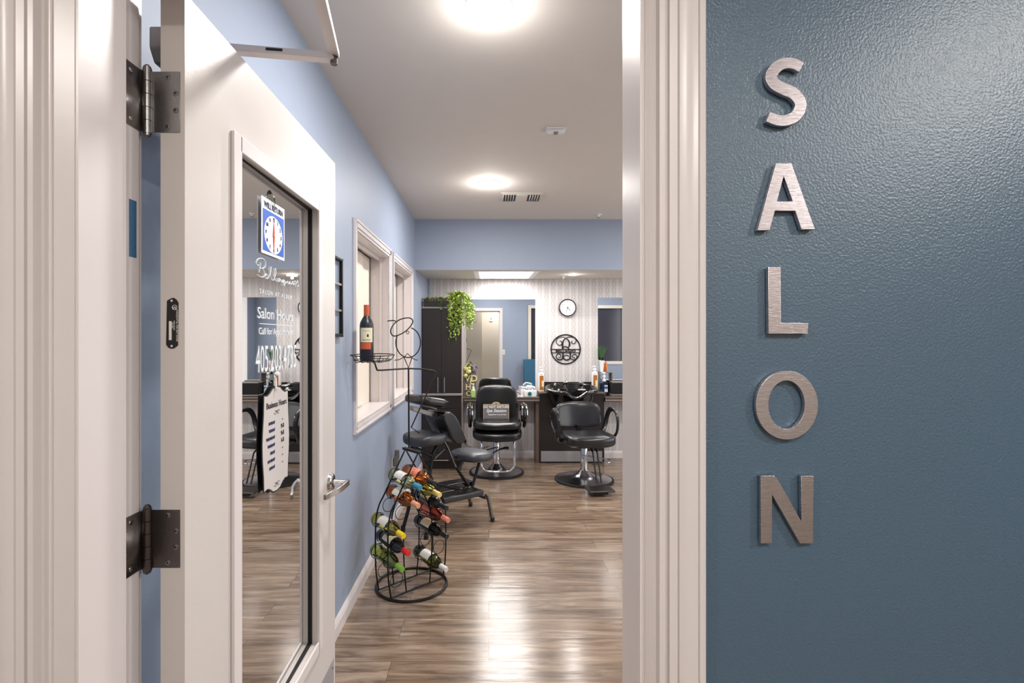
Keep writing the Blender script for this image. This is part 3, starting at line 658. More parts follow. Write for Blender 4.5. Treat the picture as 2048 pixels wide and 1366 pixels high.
MB().box(.02, .10, -1.3, -1.275, 1.98, 2.11).build('housing', 'white_plastic', t, bevel=.003)
MB().box(.04, .08, -1.275, -1.273, 2.03, 2.08).build('display', 'sign_grey', t)

# ------------------------------------------------------------------ wine rack shaped like a man with a beret
RC = Vector((-.47, 3.07, 0)); RU = Vector((.731, .682, 0)); RN = Vector((.682, -.731, 0))
rack = empty('wine_rack', RC, 'black wire wine rack shaped like a waiter with a beret', 'wine rack')
def RP(px, py, off=0): return PL(px, py, RC+RN*off, RU)
def RQ(s, z, off): return RC+RN*off+RU*s+Vector((0, 0, z))
outer = [(.188, .012), (.205, .12), (.2095, .236), (.209, .35), (.204, .44), (.185, .51), (.151, .565), (.076, .69), (.0, .815)]
inner = [(.084, .012), (.098, .15), (.103, .3), (.099, .40), (.082, .47), (.045, .55), (0, .605)]
MB().tube([RC+Vector((.212*math.cos(a), .212*math.sin(a), .008)) for a in [2*PI*i/48 for i in range(48)]], .008, closed=True).build('base_ring', 'black_metal', rack)
m = MB()
for off in (.068, -.068): m.tube([RQ(-.2, .010, off), RQ(.2, .010, off)], .005)
m.build('base_bars', 'black_metal', rack)
for off in (.068, -.068):
    for pr, r in ((outer, .0048), (inner, .0042)):
        pts = catmull([RQ(-s, z, off) for s, z in pr], 4)[:-1]+[RQ(0, pr[-1][1], off)]+catmull([RQ(s, z, off) for s, z in pr], 4)[-2::-1]
        MB().tube(pts, r).build('arch', 'black_metal', rack)
slots = [(840.9, 975.9), (869.5, 967.7), (879.9, 990.2), (893.6, 1016.5), (837, 1012), (896.9, 1041.2), (807.5, 1072.6), (817.4, 1107.7), (805.3, 1139.6), (894.2, 1073.7), (893.1, 1139.6)]
TILT = .085
axis = (RN+Vector((0, 0, -TILT))).normalized()
tips = [RP(a, b2, .2) for a, b2 in slots]
def onax(tip, off): return tip-axis*((.2-off)/axis.dot(RN))
def rings(pfn):
    for off in (.068, -.068):
        c = pfn(off); MB().tube([c+RU*.0415*math.cos(a)+Vector((0, 0, .0415*math.sin(a))) for a in [2*PI*i/28 for i in range(28)]], .0022, closed=True, n=6).build('bottle_ring', 'black_metal', rack)
for tp in tips: rings(lambda off, tp=tp: onax(tp, off)-Vector((0, 0, .001)))
for s, z in ((-.118, .492), (-.151, .11), (.1545, .215)): rings(lambda off, s=s, z=z: RQ(s, z-off*TILT, off))
MB().box(-.012, .012, -.085, .085, -.008, .008, mtx=Matrix.Translation(RC+Vector((0, 0, .818))) @ Matrix(((RU.x, RN.x, 0, 0), (RU.y, RN.y, 0, 0), (0, 0, 1, 0), (0, 0, 0, 1)))).build('top_plate', 'black_metal', rack, bevel=.002)
MB().tube([RP(818, 896), RP(817, 736)], .0052).build('figure_body', 'black_metal', rack)
hc = [(816.3+24.6*math.sin(math.radians(a)), 685-30*math.cos(math.radians(a))) for a in range(15, 305, 10)]
MB().tube([RP(*q) for q in hc], .0036, smooth=2).build('figure_head', 'black_metal', rack)
m = MB().tube([RP(*q) for q in ((781.4, 662), (784, 670), (790, 672), (800, 669), (811, 662.5), (821, 652.5), (825.7, 643), (822, 637), (814, 635.8), (803, 638), (792.9, 643.4), (785, 652))], .0036, closed=True, smooth=4)
m.tube([RP(*q) for q in ((792.9, 643.4), (787, 641), (775, 642))], .0032, smooth=4).build('figure_beret', 'black_metal', rack)
MB().tube([RP(815.4+2.8*math.cos(a), 664.8+2.8*math.sin(a)) for a in [i*PI/6 for i in range(12)]], .0022, closed=True, n=6).build('figure_eye', 'black_metal', rack)
m = MB().tube([RP(789.4, 720.4), RP(798, 719.3), RP(808, 714.3), RP(815, 707), RP(823.3, 714.8), RP(829, 719), RP(835, 720.4)], .0026)
m.tube([RP(808, 714.3), RP(817, 736), RP(824, 714.8)], .0032).build('figure_collar', 'black_metal', rack)
MB().tube([RP(817, 737), P(790, 738.6, 2.96), P(758, 740.5, 2.83), P(753.5, 738, 2.80), P(750, 728, 2.78), P(746, 721.5, 2.75)], .0048, smooth=4).build('figure_arm', 'black_metal', rack)
MB().tube([RP(817, 737), RP(845, 738), RP(867, 741.5), RP(873, 745), RP(871, 751), RP(846, 803), RP(822.5, 855), RP(839, 866)], [.0048]*4+[.0042]*4).build('figure_arm', 'black_metal', rack)
tr = Vector((-.633, 2.745, 1.408))
def tring(r, z, tilt=.003): return [tr+Vector((r*math.cos(a), r*math.sin(a), z+tilt*math.sin(a)*r/.1)) for a in [2*PI*i/36 for i in range(36)]]
m = MB().tube(tring(.117, 0), .0026, closed=True, n=6).tube(tring(.10, -.026), .0022, closed=True, n=6)
for a in (0.1, .9, 1.7, PI-.1, 4.1, 5.3): m.tube([tr+Vector((.117*math.cos(a), .117*math.sin(a), 0)), tr+Vector((.1*math.cos(a), .1*math.sin(a), -.026)), tr+Vector((.082*math.cos(a), .082*math.sin(a), -.034))], .002, n=6)
for x in (-.06, -.03, 0, .03, .06): m.tube([tr+Vector((x-.012, -.085, -.028)), tr+Vector((x-.008, -.08, -.038)), tr+Vector((x+.008, .08, -.036)), tr+Vector((x+.01, .088, -.026))], .0022, n=6)
m.build('tray', 'black_metal', rack)

bprof = [(0, 0), (.033, 0), (.037, .006), (.0375, .19), (.0345, .207), (.025, .226), (.0165, .24), (.0145, .252), (.0142, .298), (0, .299)]
def bottle(tip, ax, glass, cap, lab, label, group='wine bottles lying in the rack', ll=.302, lm=None, cap0=.243, la=(-1.1, 1.1), lz=(.075, .16), ref=None, scale=1.0, prof=bprof, neck=True):
    ax = Vector(ax).normalized(); o = Vector(tip)-ax*ll*scale
    body = MB().lathe([(r*scale, t*scale) for r, t in prof], (0, 0, 0), ax, 28).build('wine_bottle', glass, keep=True); body.location = o
    _T.d[body.name] = Vector((0, 0, 0)); tag(body, label, 'wine bottle', group)
    MB().lathe([(0, .302*scale), (.0148*scale, .302*scale), (.0155*scale, .299*scale), (.0155*scale, (cap0+.02)*scale), (.0168*scale if cap0 < .24 else .0156*scale, cap0*scale)], (0, 0, 0), ax, 20).build('capsule', cap, body)
    r_ = ref or Vector((.15, -.45, 1))
    if lab: MB().lathe([(.0382*scale, lz[0]*scale), (.0382*scale, lz[1]*scale)], (0, 0, 0), ax, 16, la[0], la[1], ref=r_).build('bottle_label', lab, body)
    return body
spec = [('glass_pale', 'capsule_teal', 'label_white', 'pale green wine bottle with teal capsule in the rack'),
        ('glass_orange', 'capsule_black', 'capsule_pink', 'orange wine bottle with black capsule, highest in the rack'),
        ('glass_yellow', 'capsule_pale', 'label_white', 'yellow wine bottle with pale yellow capsule, upper right of the rack'),
        ('glass_black', 'capsule_black', 'label_paper', 'black wine bottle with black capsule above the pink one'),
        ('glass_orange', 'capsule_peach', 'label_white', 'orange wine bottle with peach capsule and a grey-white label, left of the rack'),
        ('glass_pink', 'capsule_pink', 'capsule_pink', 'red-pink wine bottle with salmon capsule'),
        ('glass_yellow', 'capsule_yellow', 'label_white', 'clear yellowish wine bottle with bright yellow capsule'),
        ('glass_black', 'capsule_red', 'label_white', 'black wine bottle with bright red capsule'),
        ('glass_green', 'capsule_green', 'glass_green', 'light green wine bottle with green capsule, lowest on the left of the rack'),
        ('glass_dark', 'capsule_black', 'label_paper', 'dark green wine bottle with brown-black neck on the right of the rack'),
        ('glass_olive', 'capsule_white', 'label_white', 'olive green wine bottle with white capsule, lowest on the right')]
for tp, (g_, c_, l_, lb) in zip(tips, spec): bottle(tp, axis, g_, c_, l_, lb)
b_ = bottle((-.664, 2.742, 1.378+.305), (0, 0, 1), 'glass_navy', 'orange_paint', 'label_paper', 'black wine bottle with orange-red capsule standing on the tray', group=None, ll=.305, cap0=.232, la=(-1.15, .75), lz=(.10, .177), ref=Vector((.38, -.92, 0)))
b_['category'] = 'wine bottle'
MB().lathe([(.0383, .062), (.0383, .098)], (0, 0, 0), (0, 0, 1), 16, -1.15, .45, ref=Vector((.38, -.92, 0))).build('lower_label', 'orange_paint', b_)
m = MB()
for z in (.110, .113, .160): m.lathe([(.0385, z), (.0385, z+.0012)], (0, 0, 0), (0, 0, 1), 10, -.8, .4, ref=Vector((.38, -.92, 0)))
m.lathe([(.0385, .128), (.0385, .142)], (0, 0, 0), (0, 0, 1), 4, -.12, .12, ref=Vector((.38, -.92, 0))).build('label_print', 'print_black', b_)

# ------------------------------------------------------------------ black massage chair
MO = Vector((-.32, 4.09, 0)); MD = Vector((.736, .677, 0)); MW = Vector((.677, -.736, 0))
mc = empty('massage_chair', MO, 'folding black massage chair standing behind the wine rack', 'massage chair')
def MP(px, py, off=0): return PL(px, py, MO+MW*off, MD)
def mframe(c, tilt=0):
    R = Matrix(((MD.x, MW.x, 0, 0), (MD.y, MW.y, 0, 0), (0, 0, 1, 0), (0, 0, 0, 1)))
    return Matrix.Translation(c) @ R @ Matrix.Rotation(tilt, 4, 'Y')
MB().sup((0, 0, 0), (.158, .175, .042), .6, .8, mframe(MP(944, 910), .05), lambda p: (p.x, p.y, p.z+(.006 if p.z > 0 else 0)*(p.y/.17)**2)).build('seat', 'seat_vinyl_lit', mc)
MB().sup((0, 0, 0), (.148, .16, .044), .5, .7, mframe(MP(849, 878)), lambda p: (p.x, p.y, p.z+.012*(p.y/.15)**2)).build('arm_rest', 'seat_vinyl_lit', mc)
MB().sup((0, 0, 0), (.148, .14, .038), .5, .6, mframe(MP(852, 801.5), .2)).build('face_rest', 'black_vinyl', mc)
a, b2 = MP(823, 816), MP(876, 833); bar(MB(), a, b2, .05, .036).build('face_rest_bracket', 'grey_metal', mc, bevel=.003)
bar(MB(), MP(842, 809), MP(872, 818), .03, .015).build('bracket_plate', 'dark_steel', mc, bevel=.002)
ch = [(868, 826), (874, 821), (884, 821), (893, 828), (900, 840), (907, 856), (914, 874), (911, 880), (904, 885), (894, 884), (886, 874), (877, 855), (869, 838)]
m = MB(); ofs = (-.12, .12)
A_ = [MP(x, y, 0) for x, y in ch]; n = len(A_)
m.v = [p+MW*ofs[0] for p in A_]+[p+MW*ofs[1] for p in A_]; m.f = [tuple(range(n)), tuple(range(2*n-1, n-1, -1))]+[(i, (i+1) % n, n+(i+1) % n, n+i) for i in range(n)]
m.build('chest_pad', 'black_vinyl', mc, bevel=.016, ang=50)
for off, a, b2, lab in ((.13, (868, 984), (964, 988), 0), (-.13, (868, 965), (932, 965), 0)):
    p0, p1 = MP(*a, off), MP(*b2, off); c = (p0+p1)/2; c.z = .262
    MB().box(-.205, .205, -.07, .07, -.024, .024, mframe(c, .05)).build('knee_pad', 'black_vinyl', mc, bevel=.012)
for off in (-.045, .045):
    MB().tube([MP(887, 876, off), MP(912, 934, off), MP(937, 972, off)], .0125, n=10).build('frame_bar', 'black_metal', mc)
    MB().tube([MP(886, 872, off*1.35), MP(912, 934, off*1.35)], .0045, n=8).build('frame_bar', 'chrome', mc)
    MB().tube([MP(960, 920, off), MP(944, 976, off)], .0125, n=10).build('seat_post', 'black_metal', mc)
    MB().tube([MP(928, 914, off), MP(922, 928, off), MP(916, 940, off)], .014, n=10, smooth=3).build('seat_support', 'black_metal', mc)
MB().tube([MP(894, 895, .03), MP(869, 917, .03)], .0045).build('brace', 'chrome', mc)
m = MB().tube([MP(868, 830, .0), MP(874, 840, 0), MP(884, 870)], .011, n=10); m.tube([MP(872, 829, -.05), MP(872, 829, .05)], .014, n=12); m.tube([MP(872, 832, .05), MP(866, 845, .055)], .008)
m.tube([MP(872, 862), MP(869, 868)], .006).build('tilt_mechanism', 'black_rubber', mc)
MB().tube([MP(823, 893), MP(867, 914)], .016, n=10).build('arm_rest_bar', 'black_metal', mc)
MB().tube([MP(874, 890), MP(866, 908), MP(860, 935), MP(858, 962)], .018, n=10, smooth=3).build('front_post', 'black_metal', mc)
bl = MP(857, 963); br_ = MP(948, 988)
MB().tube([bl, br_], .012, n=10).build('base_bar', 'black_metal', mc)
MB().tube([bl+MW*-.14, bl, bl+MW*.14], .011, n=10).build('cross_bar', 'black_metal', mc)
MB().tube([br_+MW*-.14, br_, br_+MW*.14], .011, n=10).build('cross_bar', 'black_metal', mc)
for k, (p0, mid, ft) in enumerate(((br_+MW*.14, (-.005, 4.16, .17), (.029, 4.137, .012)), (br_+MW*-.14, (-.19, 4.47, .16), (-.165, 4.52, .012)),
                                (bl+MW*.14, (-.46, 3.80, .17), (-.47, 3.775, .012)), (bl+MW*-.14, (-.63, 3.97, .17), (-.672, 3.95, .012)))):
    mid, ft = Vector(mid), Vector(ft)
    lg = MB().tube(catmull([p0, (p0+mid)/2+Vector((0, 0, .03)), mid, ft], 5), .0145, n=10).build('leg', 'dark_steel' if k < 2 else 'black_metal', mc)
    MB().lathe([(0, -.012), (.018, -.012), (.018, .02), (.015, .022)], ft, (0, 0, 1), 12).build('foot_cap', 'black_rubber', mc)

# ------------------------------------------------------------------ salon chairs
def chair_base(t, x, y, r=.303):
    MB().lathe([(0, 0), (r, 0), (r+.004, .006), (r+.002, .016), (r-.02, .020)], (x, y, 0), n=48).build('base_rim', 'black_rubber', t)
    MB().lathe([(r-.02, .020), (r-.05, .026), (.18, .034), (.12, .05), (.075, .075), (.05, .105), (.04, .112)], (x, y, 0), n=48).build('base_plate', 'dark_chrome', t)
    MB().lathe([(.045, .10), (.045, .12), (.037, .122), (.036, .335), (.034, .34), (.015, .342), (.015, .44)], (x, y, 0), n=28).build('pump_column', 'chrome', t)
c1x, c1y = .084, 5.655
t = empty('styling_chair', (c1x, c1y, 0), 'black reclined salon chair with tall back and a do-not-disturb sign', 'salon chair')
chair_base(t, c1x, c1y)
xm = .088
MB().sup((xm, 5.53, .475), (.265, .25, .058), .5, .38, warp=lambda p: (p.x, p.y-.03*(1-(p.x/.265)**2)*(1 if p.y < 0 else 0), p.z+.012*(p.x/.265)**2-.02*max(0, -p.y/.25)**3), nv=24).build('seat', 'black_vinyl', t)
MB().sup((xm, 5.47, .575), (.258, .21, .045), .5, .38, warp=lambda p: (p.x, p.y-.02*(1-(p.x/.258)**2)*(1 if p.y < 0 else 0), p.z+.01*(p.x/.258)**2), nv=24).build('seat_booster', 'black_vinyl', t)
MB().sup((xm, 5.76, .76), (.24, .07, .205), .22, .4, warp=lambda p: (p.x*(1-.12*max(0, p.z/.2)**2), p.y+.25*(p.z+.2)*.35+.05*(p.x/.245)**2*-1, p.z-.015*(p.x/.245)**2), nu=44, nv=28).build('backrest', 'black_vinyl', t)
for s in (-1, 1):
    xa = xm+s*.293
    pts = [(xa, 5.70, .56), (xa, 5.72, .68), (xa, 5.66, .755), (xa, 5.52, .77), (xa, 5.40, .755), (xa, 5.365, .68), (xa, 5.40, .60), (xa, 5.46, .56)]
    MB().tube(pts, .027, n=12, smooth=6, ell=.75).build('arm_rest', 'black_gloss', t)
    MB().tube([Vector(p)+Vector((s*.026, 0, .006)) for p in pts[1:6]], .006, n=6, smooth=5).tube([Vector(p)+Vector((-s*.026, 0, .006)) for p in pts[1:6]], .006, n=6, smooth=5).build('arm_trim', 'chrome', t)
fx0, fx1 = -.082, .268
pts = [(fx0, 5.42, .44), (fx0, 5.37, .38), (fx0, 5.35, .18), (fx0+.02, 5.34, .125), (fx0+.07, 5.335, .098), (.09, 5.33, .094), (fx1-.07, 5.335, .098), (fx1-.02, 5.34, .125), (fx1, 5.35, .18), (fx1, 5.37, .38), (fx1, 5.42, .44)]
MB().tube(pts, .0125, n=12, smooth=5).build('footrest', 'chrome', t)
MB().tube([(c1x-.22, 5.55, .24), (c1x-.04, 5.6, .285), (c1x, 5.62, .29)], .006).tube([(c1x-.07, 5.50, .235), (c1x+.02, 5.52, .285), (c1x+.09, 5.54, .30), (c1x+.13, 5.55, .297)], [.006, .007, .014, .016], n=8).tube([(c1x+.03, 5.6, .35), (c1x+.12, 5.6, .42)], .007).build('pump_lever', 'black_metal', t)
# sign propped on that chair
t = empty('chair_sign', (.075, 5.53, .62), 'grey do-not-disturb spa session sign propped on the reclined chair', 'sign')
sy = 5.545; k = sy/FP
sx0, sx1, sz0, sz1 = (966.5-CX)*k, (1018-CX)*k, CH-(838-CY)*k, CH-(808.5-CY)*k
xc = (sx0+sx1)/2
arch = [(xc+.047*math.cos(a), sz1-.002+.027*math.sin(a)) for a in [PI*i/14 for i in range(15)]]
MB().prism(arch, sy-.001, sy+.006, 'y').box(sx0, sx1, sy-.001, sy+.006, sz0, sz1).build('board', 'tan_wood', t)
MB().box(sx0+.007, sx1-.007, sy-.002, sy-.0005, sz0+.004, sz1-.007).build('sign_face', 'sign_grey', t)
put('bird_mark', shape_mesh([[(-.012, 0), (-.004, .006), (0, .014), (.004, .006), (.012, 0), (0, .003)]], .0003), 'print_black', (xc, sy-.003, sz1+.004), parent=t)
put('sign_lettering', texts([('DO NOT DISTURB', 0, .042, .040, {'xs': .86, 'bold': .0012}), ('Spa Session', 0, -.003, .05, {'shear': .35, 'bold': .0012, 'xs': .95}), ('happening in progress', .012, -.036, .024, {'xs': .95, 'bold': .0005})], align='CENTER'), 'print_white', (xc, sy-.0026, (sz0+sz1)/2-.002), parent=t)

# second chair, turned a little, in front of the wash basin
c2 = Vector((1.008, 5.354, 0))
t = empty('styling_chair', c2, 'black low-backed salon chair in front of the shampoo basin', 'salon chair')
chair_base(t, c2.x, c2.y, .307)
R2 = Matrix.Translation(c2) @ Matrix.Rotation(math.radians(6), 4, 'Z')
MB().sup((-.01, -.12, .475), (.255, .235, .062), .45, .4, R2, lambda p: (p.x*(1+.04*(-p.y/.235)), p.y-.03*(1-(p.x/.255)**2)*(1 if p.y < 0 else 0), p.z-.012*(1-(p.x/.255)**2)), nv=24).build('seat', 'grey_vinyl', t)
MB().sup((-.01, -.10, .415), (.21, .2, .022), .5, .4, R2).build('seat_pan', 'steel', t)
MB().sup((-.01, .245, .66), (.25, .045, .142), .3, .55, R2, lambda p: (p.x, p.y-.06*(p.x/.25)**2+.18*p.z, p.z-.02*(p.x/.25)**2*(1 if p.z > 0 else -.6)), nu=44, nv=28).build('backrest', 'grey_vinyl', t)
MB().box(-.035, .015, .14, .20, .44, .56, R2).build('back_bracket', 'black_metal', t, bevel=.004)
for s in (-1, 1):
    xa = -.01+s*.315
    pts = [(xa-s*.07, .12, .455), (xa-s*.02, .16, .55), (xa, .15, .66), (xa, .06, .735), (xa, -.06, .745), (xa, -.15, .70), (xa, -.175, .61), (xa, -.13, .51), (xa-s*.03, -.04, .435), (xa-s*.08, .02, .42)]
    MB().tube([R2 @ Vector(p) for p in pts], .028, n=12, smooth=5, ell=.5).build('arm_rest', 'grey_vinyl', t)
for x in (.0, .045):
    MB().tube([R2 @ Vector(p) for p in ((x, -.14, .43), (x, -.30, .36), (x, -.43, .09))], .008, n=8).build('footrest_bar', 'black_metal', t)
MB().box(-.125, .125, -.60, -.42, .045, .06, R2).build('footrest_plate', 'dark_steel', t, bevel=.003)
MB().box(-.06, .06, -.58, -.46, .02, .045, R2).build('footrest_pad', 'black_rubber', t)
MB().tube([R2 @ Vector(p) for p in ((-.03, -.03, .27), (.05, -.08, .255), (.14, -.12, .225), (.20, -.16, .215), (.24, -.13, .225), (.235, -.08, .235), (.12, -.03, .24), (.02, .0, .27))], .0055, n=8, smooth=3).build('pump_lever', 'chrome', t)

# ------------------------------------------------------------------ tall dark cabinet
cx0, cx1, cy0 = -.768, -.3145, 5.77
cab = empty('tall_cabinet', ((cx0+cx1)/2, 6.05, 0), 'tall dark wood cabinet in the left back corner', 'cabinet')
MB().box(cx0, cx1, cy0+.018, YB-.006, .09, 1.862).box(cx0+.01, cx1-.01, cy0+.13, YB-.006, 0, .09).box(cx0, cx1, cy0+.05, cy0+.13, 0.0, .09).build('carcass', 'wood_dark', cab)
MB().box(cx1, cx1+.003, cy0+.002, YB-.006, .0, 1.862).build('side_edge', 'wood_edge', cab)
MB().box(cx0, cx1, cy0-.006, cy0+.02, 1.845, 1.862).build('top_rail', 'wood_edge', cab)
MB().box(cx0+.004, cx1+.012, cy0-.025, cy0+.02, .85, .874).build('ledge', 'wood_edge', cab, bevel=.003)
xs_ = -.5445
def front(nm, x0, x1, z0, z1, h):
    f = MB().box(x0, x1, cy0, cy0+.018, z0, z1).build(nm, 'wood_dark', cab, bevel=.0012)
    hx0, hx1, hz0, hz1 = h
    if hx1-hx0 > hz1-hz0: MB().tube([(hx0, cy0-.022, hz0), (hx1, cy0-.022, hz0)], .0065, n=8).tube([(hx0+.02, cy0, hz0), (hx0+.02, cy0-.022, hz0)], .004).tube([(hx1-.02, cy0, hz0), (hx1-.02, cy0-.022, hz0)], .004).build('handle', 'satin_nickel', f)
    else: MB().tube([(hx0, cy0-.022, hz0), (hx0, cy0-.022, hz1)], .0065, n=8).tube([(hx0, cy0, hz0+.02), (hx0, cy0-.022, hz0+.02)], .004).tube([(hx0, cy0, hz1-.02), (hx0, cy0-.022, hz1-.02)], .004).build('handle', 'satin_nickel', f)
front('cabinet_door', cx0+.006, xs_-.0015, .878, 1.842, (-.582, -.582, .885, 1.06)); front('cabinet_door', xs_+.0015, cx1-.004, .878, 1.842, (-.508, -.508, .885, 1.06))
front('drawer', cx0+.006, cx1-.004, .70, .846, (-.625, -.462, .782, .782)); front('drawer', cx0+.006, cx1-.004, .20, .694, (-.625, -.462, .661, .661)); front('drawer', cx0+.006, cx1-.004, .10, .194, (-.625, -.462, .113, .113))

# planters on the cabinet
def leaf(m, p, d, size):
    d = Vector(d).normalized(); s = d.cross(Vector((random.uniform(-1, 1), random.uniform(-1, 1), random.uniform(-.3, 1)))).normalized(); n = d.cross(s)
    m.add([p, p+d*size*.35+s*size*.27+n*size*.05, p+d*size*.75+s*size*.2, p+d*size, p+d*size*.75-s*size*.2, p+d*size*.35-s*size*.27+n*size*.05, p+d*size*.5-n*size*.06], [(0, 1, 6), (1, 2, 6), (2, 3, 6), (3, 4, 6), (4, 5, 6), (5, 0, 6)])
def vines(m, stems, strands, n, size):
    for pts in strands:
        pp = catmull([Vector(p) for p in pts], 10); stems.tube(pp, .0016, n=5)
        for k in range(n):
            p = pp[random.randrange(len(pp))]+Vector((random.gauss(0, .010), random.gauss(0, .010), random.gauss(0, .008)))
            leaf(m, p, (random.uniform(-1, 1), random.uniform(-1, .3), random.uniform(-.9, .4)), size*random.uniform(.7, 1.2))
t = empty('wooden_crate', (-.62, 6.15, 1.862), 'light wooden crate on top of the tall cabinet behind the trough', 'crate')
m = MB()
for z in (1.866, 1.91, 1.954): m.box(-.745, -.47, 6.06, 6.07, z, z+.04).box(-.745, -.47, 6.25, 6.26, z, z+.04).box(-.745, -.735, 6.06, 6.26, z, z+.04).box(-.48, -.47, 6.06, 6.26, z, z+.04)
m.box(-.745, -.47, 6.06, 6.26, 1.862, 1.868).build('slats', 'tan_wood', t)
t = empty('trough_planter', (-.60, 5.84, 1.862), 'dark trough planter of small leaves on top of the tall cabinet', 'planter')
MB().prism([(-.745, 1.862), (-.45, 1.862), (-.44, 1.934), (-.755, 1.934)], 5.775, 5.90, 'y').build('trough', 'wood_dark', t, bevel=.002)
m = MB()
for k in range(150):
    u = random.random(); p = Vector((-.755+.31*u, random.uniform(5.77, 5.89), 1.938+random.random()*.03*(1 if u > .3 else .8)))
    leaf(m, p, (random.uniform(-1, 1), random.uniform(-1, .5), random.uniform(-.3, 1)), random.uniform(.02, .035))
tag(m.build('foliage', 'leaf_green', t, ang=180), kind='stuff')
m = MB(); st = MB(); vines(m, st, [[(-.55, 5.78, 1.94), (-.535, 5.755, 1.92), (-.53, 5.752, 1.88), (-.532, 5.752, 1.84)], [(-.57, 5.78, 1.94), (-.56, 5.76, 1.91), (-.563, 5.755, 1.88)]], 14, .026)
m.build('trailing_leaves', 'leaf_green', t, ang=180); st.build('trailing_stem', 'grass_green', t)
t = empty('hanging_ivy', (-.37, 5.86, 1.862), 'bright green ivy spilling over the tall cabinet', 'plant')
MB().lathe([(0, 0), (.05, 0), (.065, .11), (.068, .115), (.06, .115), (.058, .09), (0, .09)], (-.375, 5.86, 1.862), n=24).build('pot', 'black_rubber', t)
strands = []
for i in range(34):
    u = i/33; x1 = -.455+.25*u+random.uniform(-.008, .008)
    if u < .55: zb = random.uniform(1.44, 1.68) if u < .45 else random.uniform(1.52, 1.7); 
    else: zb = random.uniform(1.62, 1.75)
    y1 = 5.745 if x1 < -.31 else random.uniform(5.72, 5.86); ym = 5.75 if x1 < -.31 else y1
    if u > .9: zb = random.uniform(1.72, 1.82)
    strands.append([(-.375+.25*(x1+.35), 5.85, 1.99), ((x1-.36)/2-.005, (5.83+ym)/2, 2.03-abs(u-.5)*.05), (x1*.92-.03, ym, 1.965), (x1, y1, 1.86), (x1+.004, y1, (1.86+zb)/2), (x1-.003, y1, zb)])
m = MB(); st = MB(); vines(m, st, strands, 34, .033)
for k in range(60): leaf(m, Vector((random.uniform(-.5, -.30), random.uniform(5.78, 5.9), random.uniform(1.97, 2.03))), (random.uniform(-1, 1), random.uniform(-1, 1), random.uniform(0, 1)), .03)
tag(m.build('foliage', 'leaf_lime', t, ang=180), kind='stuff'); st.build('stems', 'grass_green', t)

# ------------------------------------------------------------------ counters, mirrors, wash station
ct = .795; cf = 6.03
t = empty('salon_counter', (.14, 6.2, 0), 'brown counter shelf below the left mirror', 'counter')
MB().box(cx1+.004, .604, cf, YB-.002, ct-.012, ct).build('counter_top', 'wood_brown', t, bevel=.002)
MB().box(cx1+.004, .604, cf+.012, cf+.03, ct-.055, ct-.012).box(cx1+.004, .604, cf+.03, YB-.002, ct-.055, ct-.04).build('apron', 'wood_brown', t)
MB().box(cx1+.02, .604, cf+.002, cf+.013, ct-.038, ct-.026).build('edge_strip', 'wood_edge', t)
MB().box(.563, .602, cf+.05, YB-.016, 0, ct-.055).build('side_panel', 'wood_brown', t)
t = empty('salon_counter', (2, 6.2, 0), 'brown counter shelf to the right of the wash station', 'counter')
MB().box(1.392, 3.0, cf, YB-.002, ct-.012, ct).build('counter_top', 'wood_brown', t, bevel=.002)
MB().box(1.392, 3.0, cf+.012, cf+.03, ct-.055, ct-.012).box(1.392, 3.0, cf+.03, YB-.002, ct-.055, ct-.04).build('apron', 'wood_brown', t)
MB().box(1.392, 3.0, cf+.002, cf+.013, ct-.038, ct-.026).build('edge_strip', 'wood_edge', t)
MB().box(2.96, 3.0, cf+.05, YB-.016, 0, ct-.055).build('side_panel', 'wood_brown', t)
def mirror(x0, x1, z0, z1, label):
    t = empty('wall_mirror', ((x0+x1)/2, YB, z0), label, 'mirror')
    MB().box(x0, x1, YB-.005, YB-.0005, z0, z1).build('backing', 'wallpaper_edge', t)
    MB().add([(x0+.004, YB-.0055, z0+.004), (x1-.004, YB-.0055, z0+.004), (x1-.004, YB-.0055, z1-.004), (x0+.004, YB-.0055, z1-.004)], [(0, 1, 2, 3)]).build('mirror_glass', 'mirror', t)
mirror(cx1+.006, .585, ct+.002, 1.998, 'large frameless mirror behind the left counter')
mirror(1.364, 2.5, ct+.002, 2.018, 'large frameless mirror behind the right counter, cut by the door frame')
ws = empty('wash_station', (.996, 6.2, 0), 'dark wood wash station cabinet with a grey kick panel', 'cabinet')
MB().box(.606, 1.389, 6.085, YB-.002, .0, .835).build('carcass', 'wood_dark', ws)
MB().box(.604, 1.391, 6.06, YB-.002, .835, .851).build('cabinet_top', 'wood_brown', ws, bevel=.002)
MB().box(.626, 1.362, 6.078, 6.086, .02, .145).build('kick_panel', 'kick_grey', ws)
MB().box(.66, 1.3, YB-.02, YB-.003, .851, .957).build('splash_board', 'wood_dark', ws)
# black shampoo bowl
bw = empty('shampoo_bowl', (.985, 6.0, .85), 'glossy black shampoo bowl with a neck notch on the wash station', 'basin')
bc = Vector((.975, 6.0, 0))
def rim(th, f):
    x = math.cos(th)*.305*f; sn = math.sin(th); y = (sn*.255 if sn > 0 else -.225*abs(sn)**.7)*f
    z = .918+y*.13; q_ = min(1, abs(math.cos(th)*.305-.03)/.135); dip = (.5+.5*math.cos(PI*q_))**.8 if sn < 0 else 0
    return Vector((bc.x+x, bc.y+y*(1-.10*dip), z-.07*dip*(f**3)))
N = 96; m = MB()
prf = [(.80, -.165, 1), (.86, -.11, 1), (.91, -.045, 1), (.98, -.040, 1), (1.01, -.034, 1), (1.015, -.008, 1), (.995, .0, 1), (.96, .002, 1), (.93, -.012, 1), (.86, -.06, 1), (.7, -.12, 1), (.3, -.14, 1), (.02, -.145, 1)]
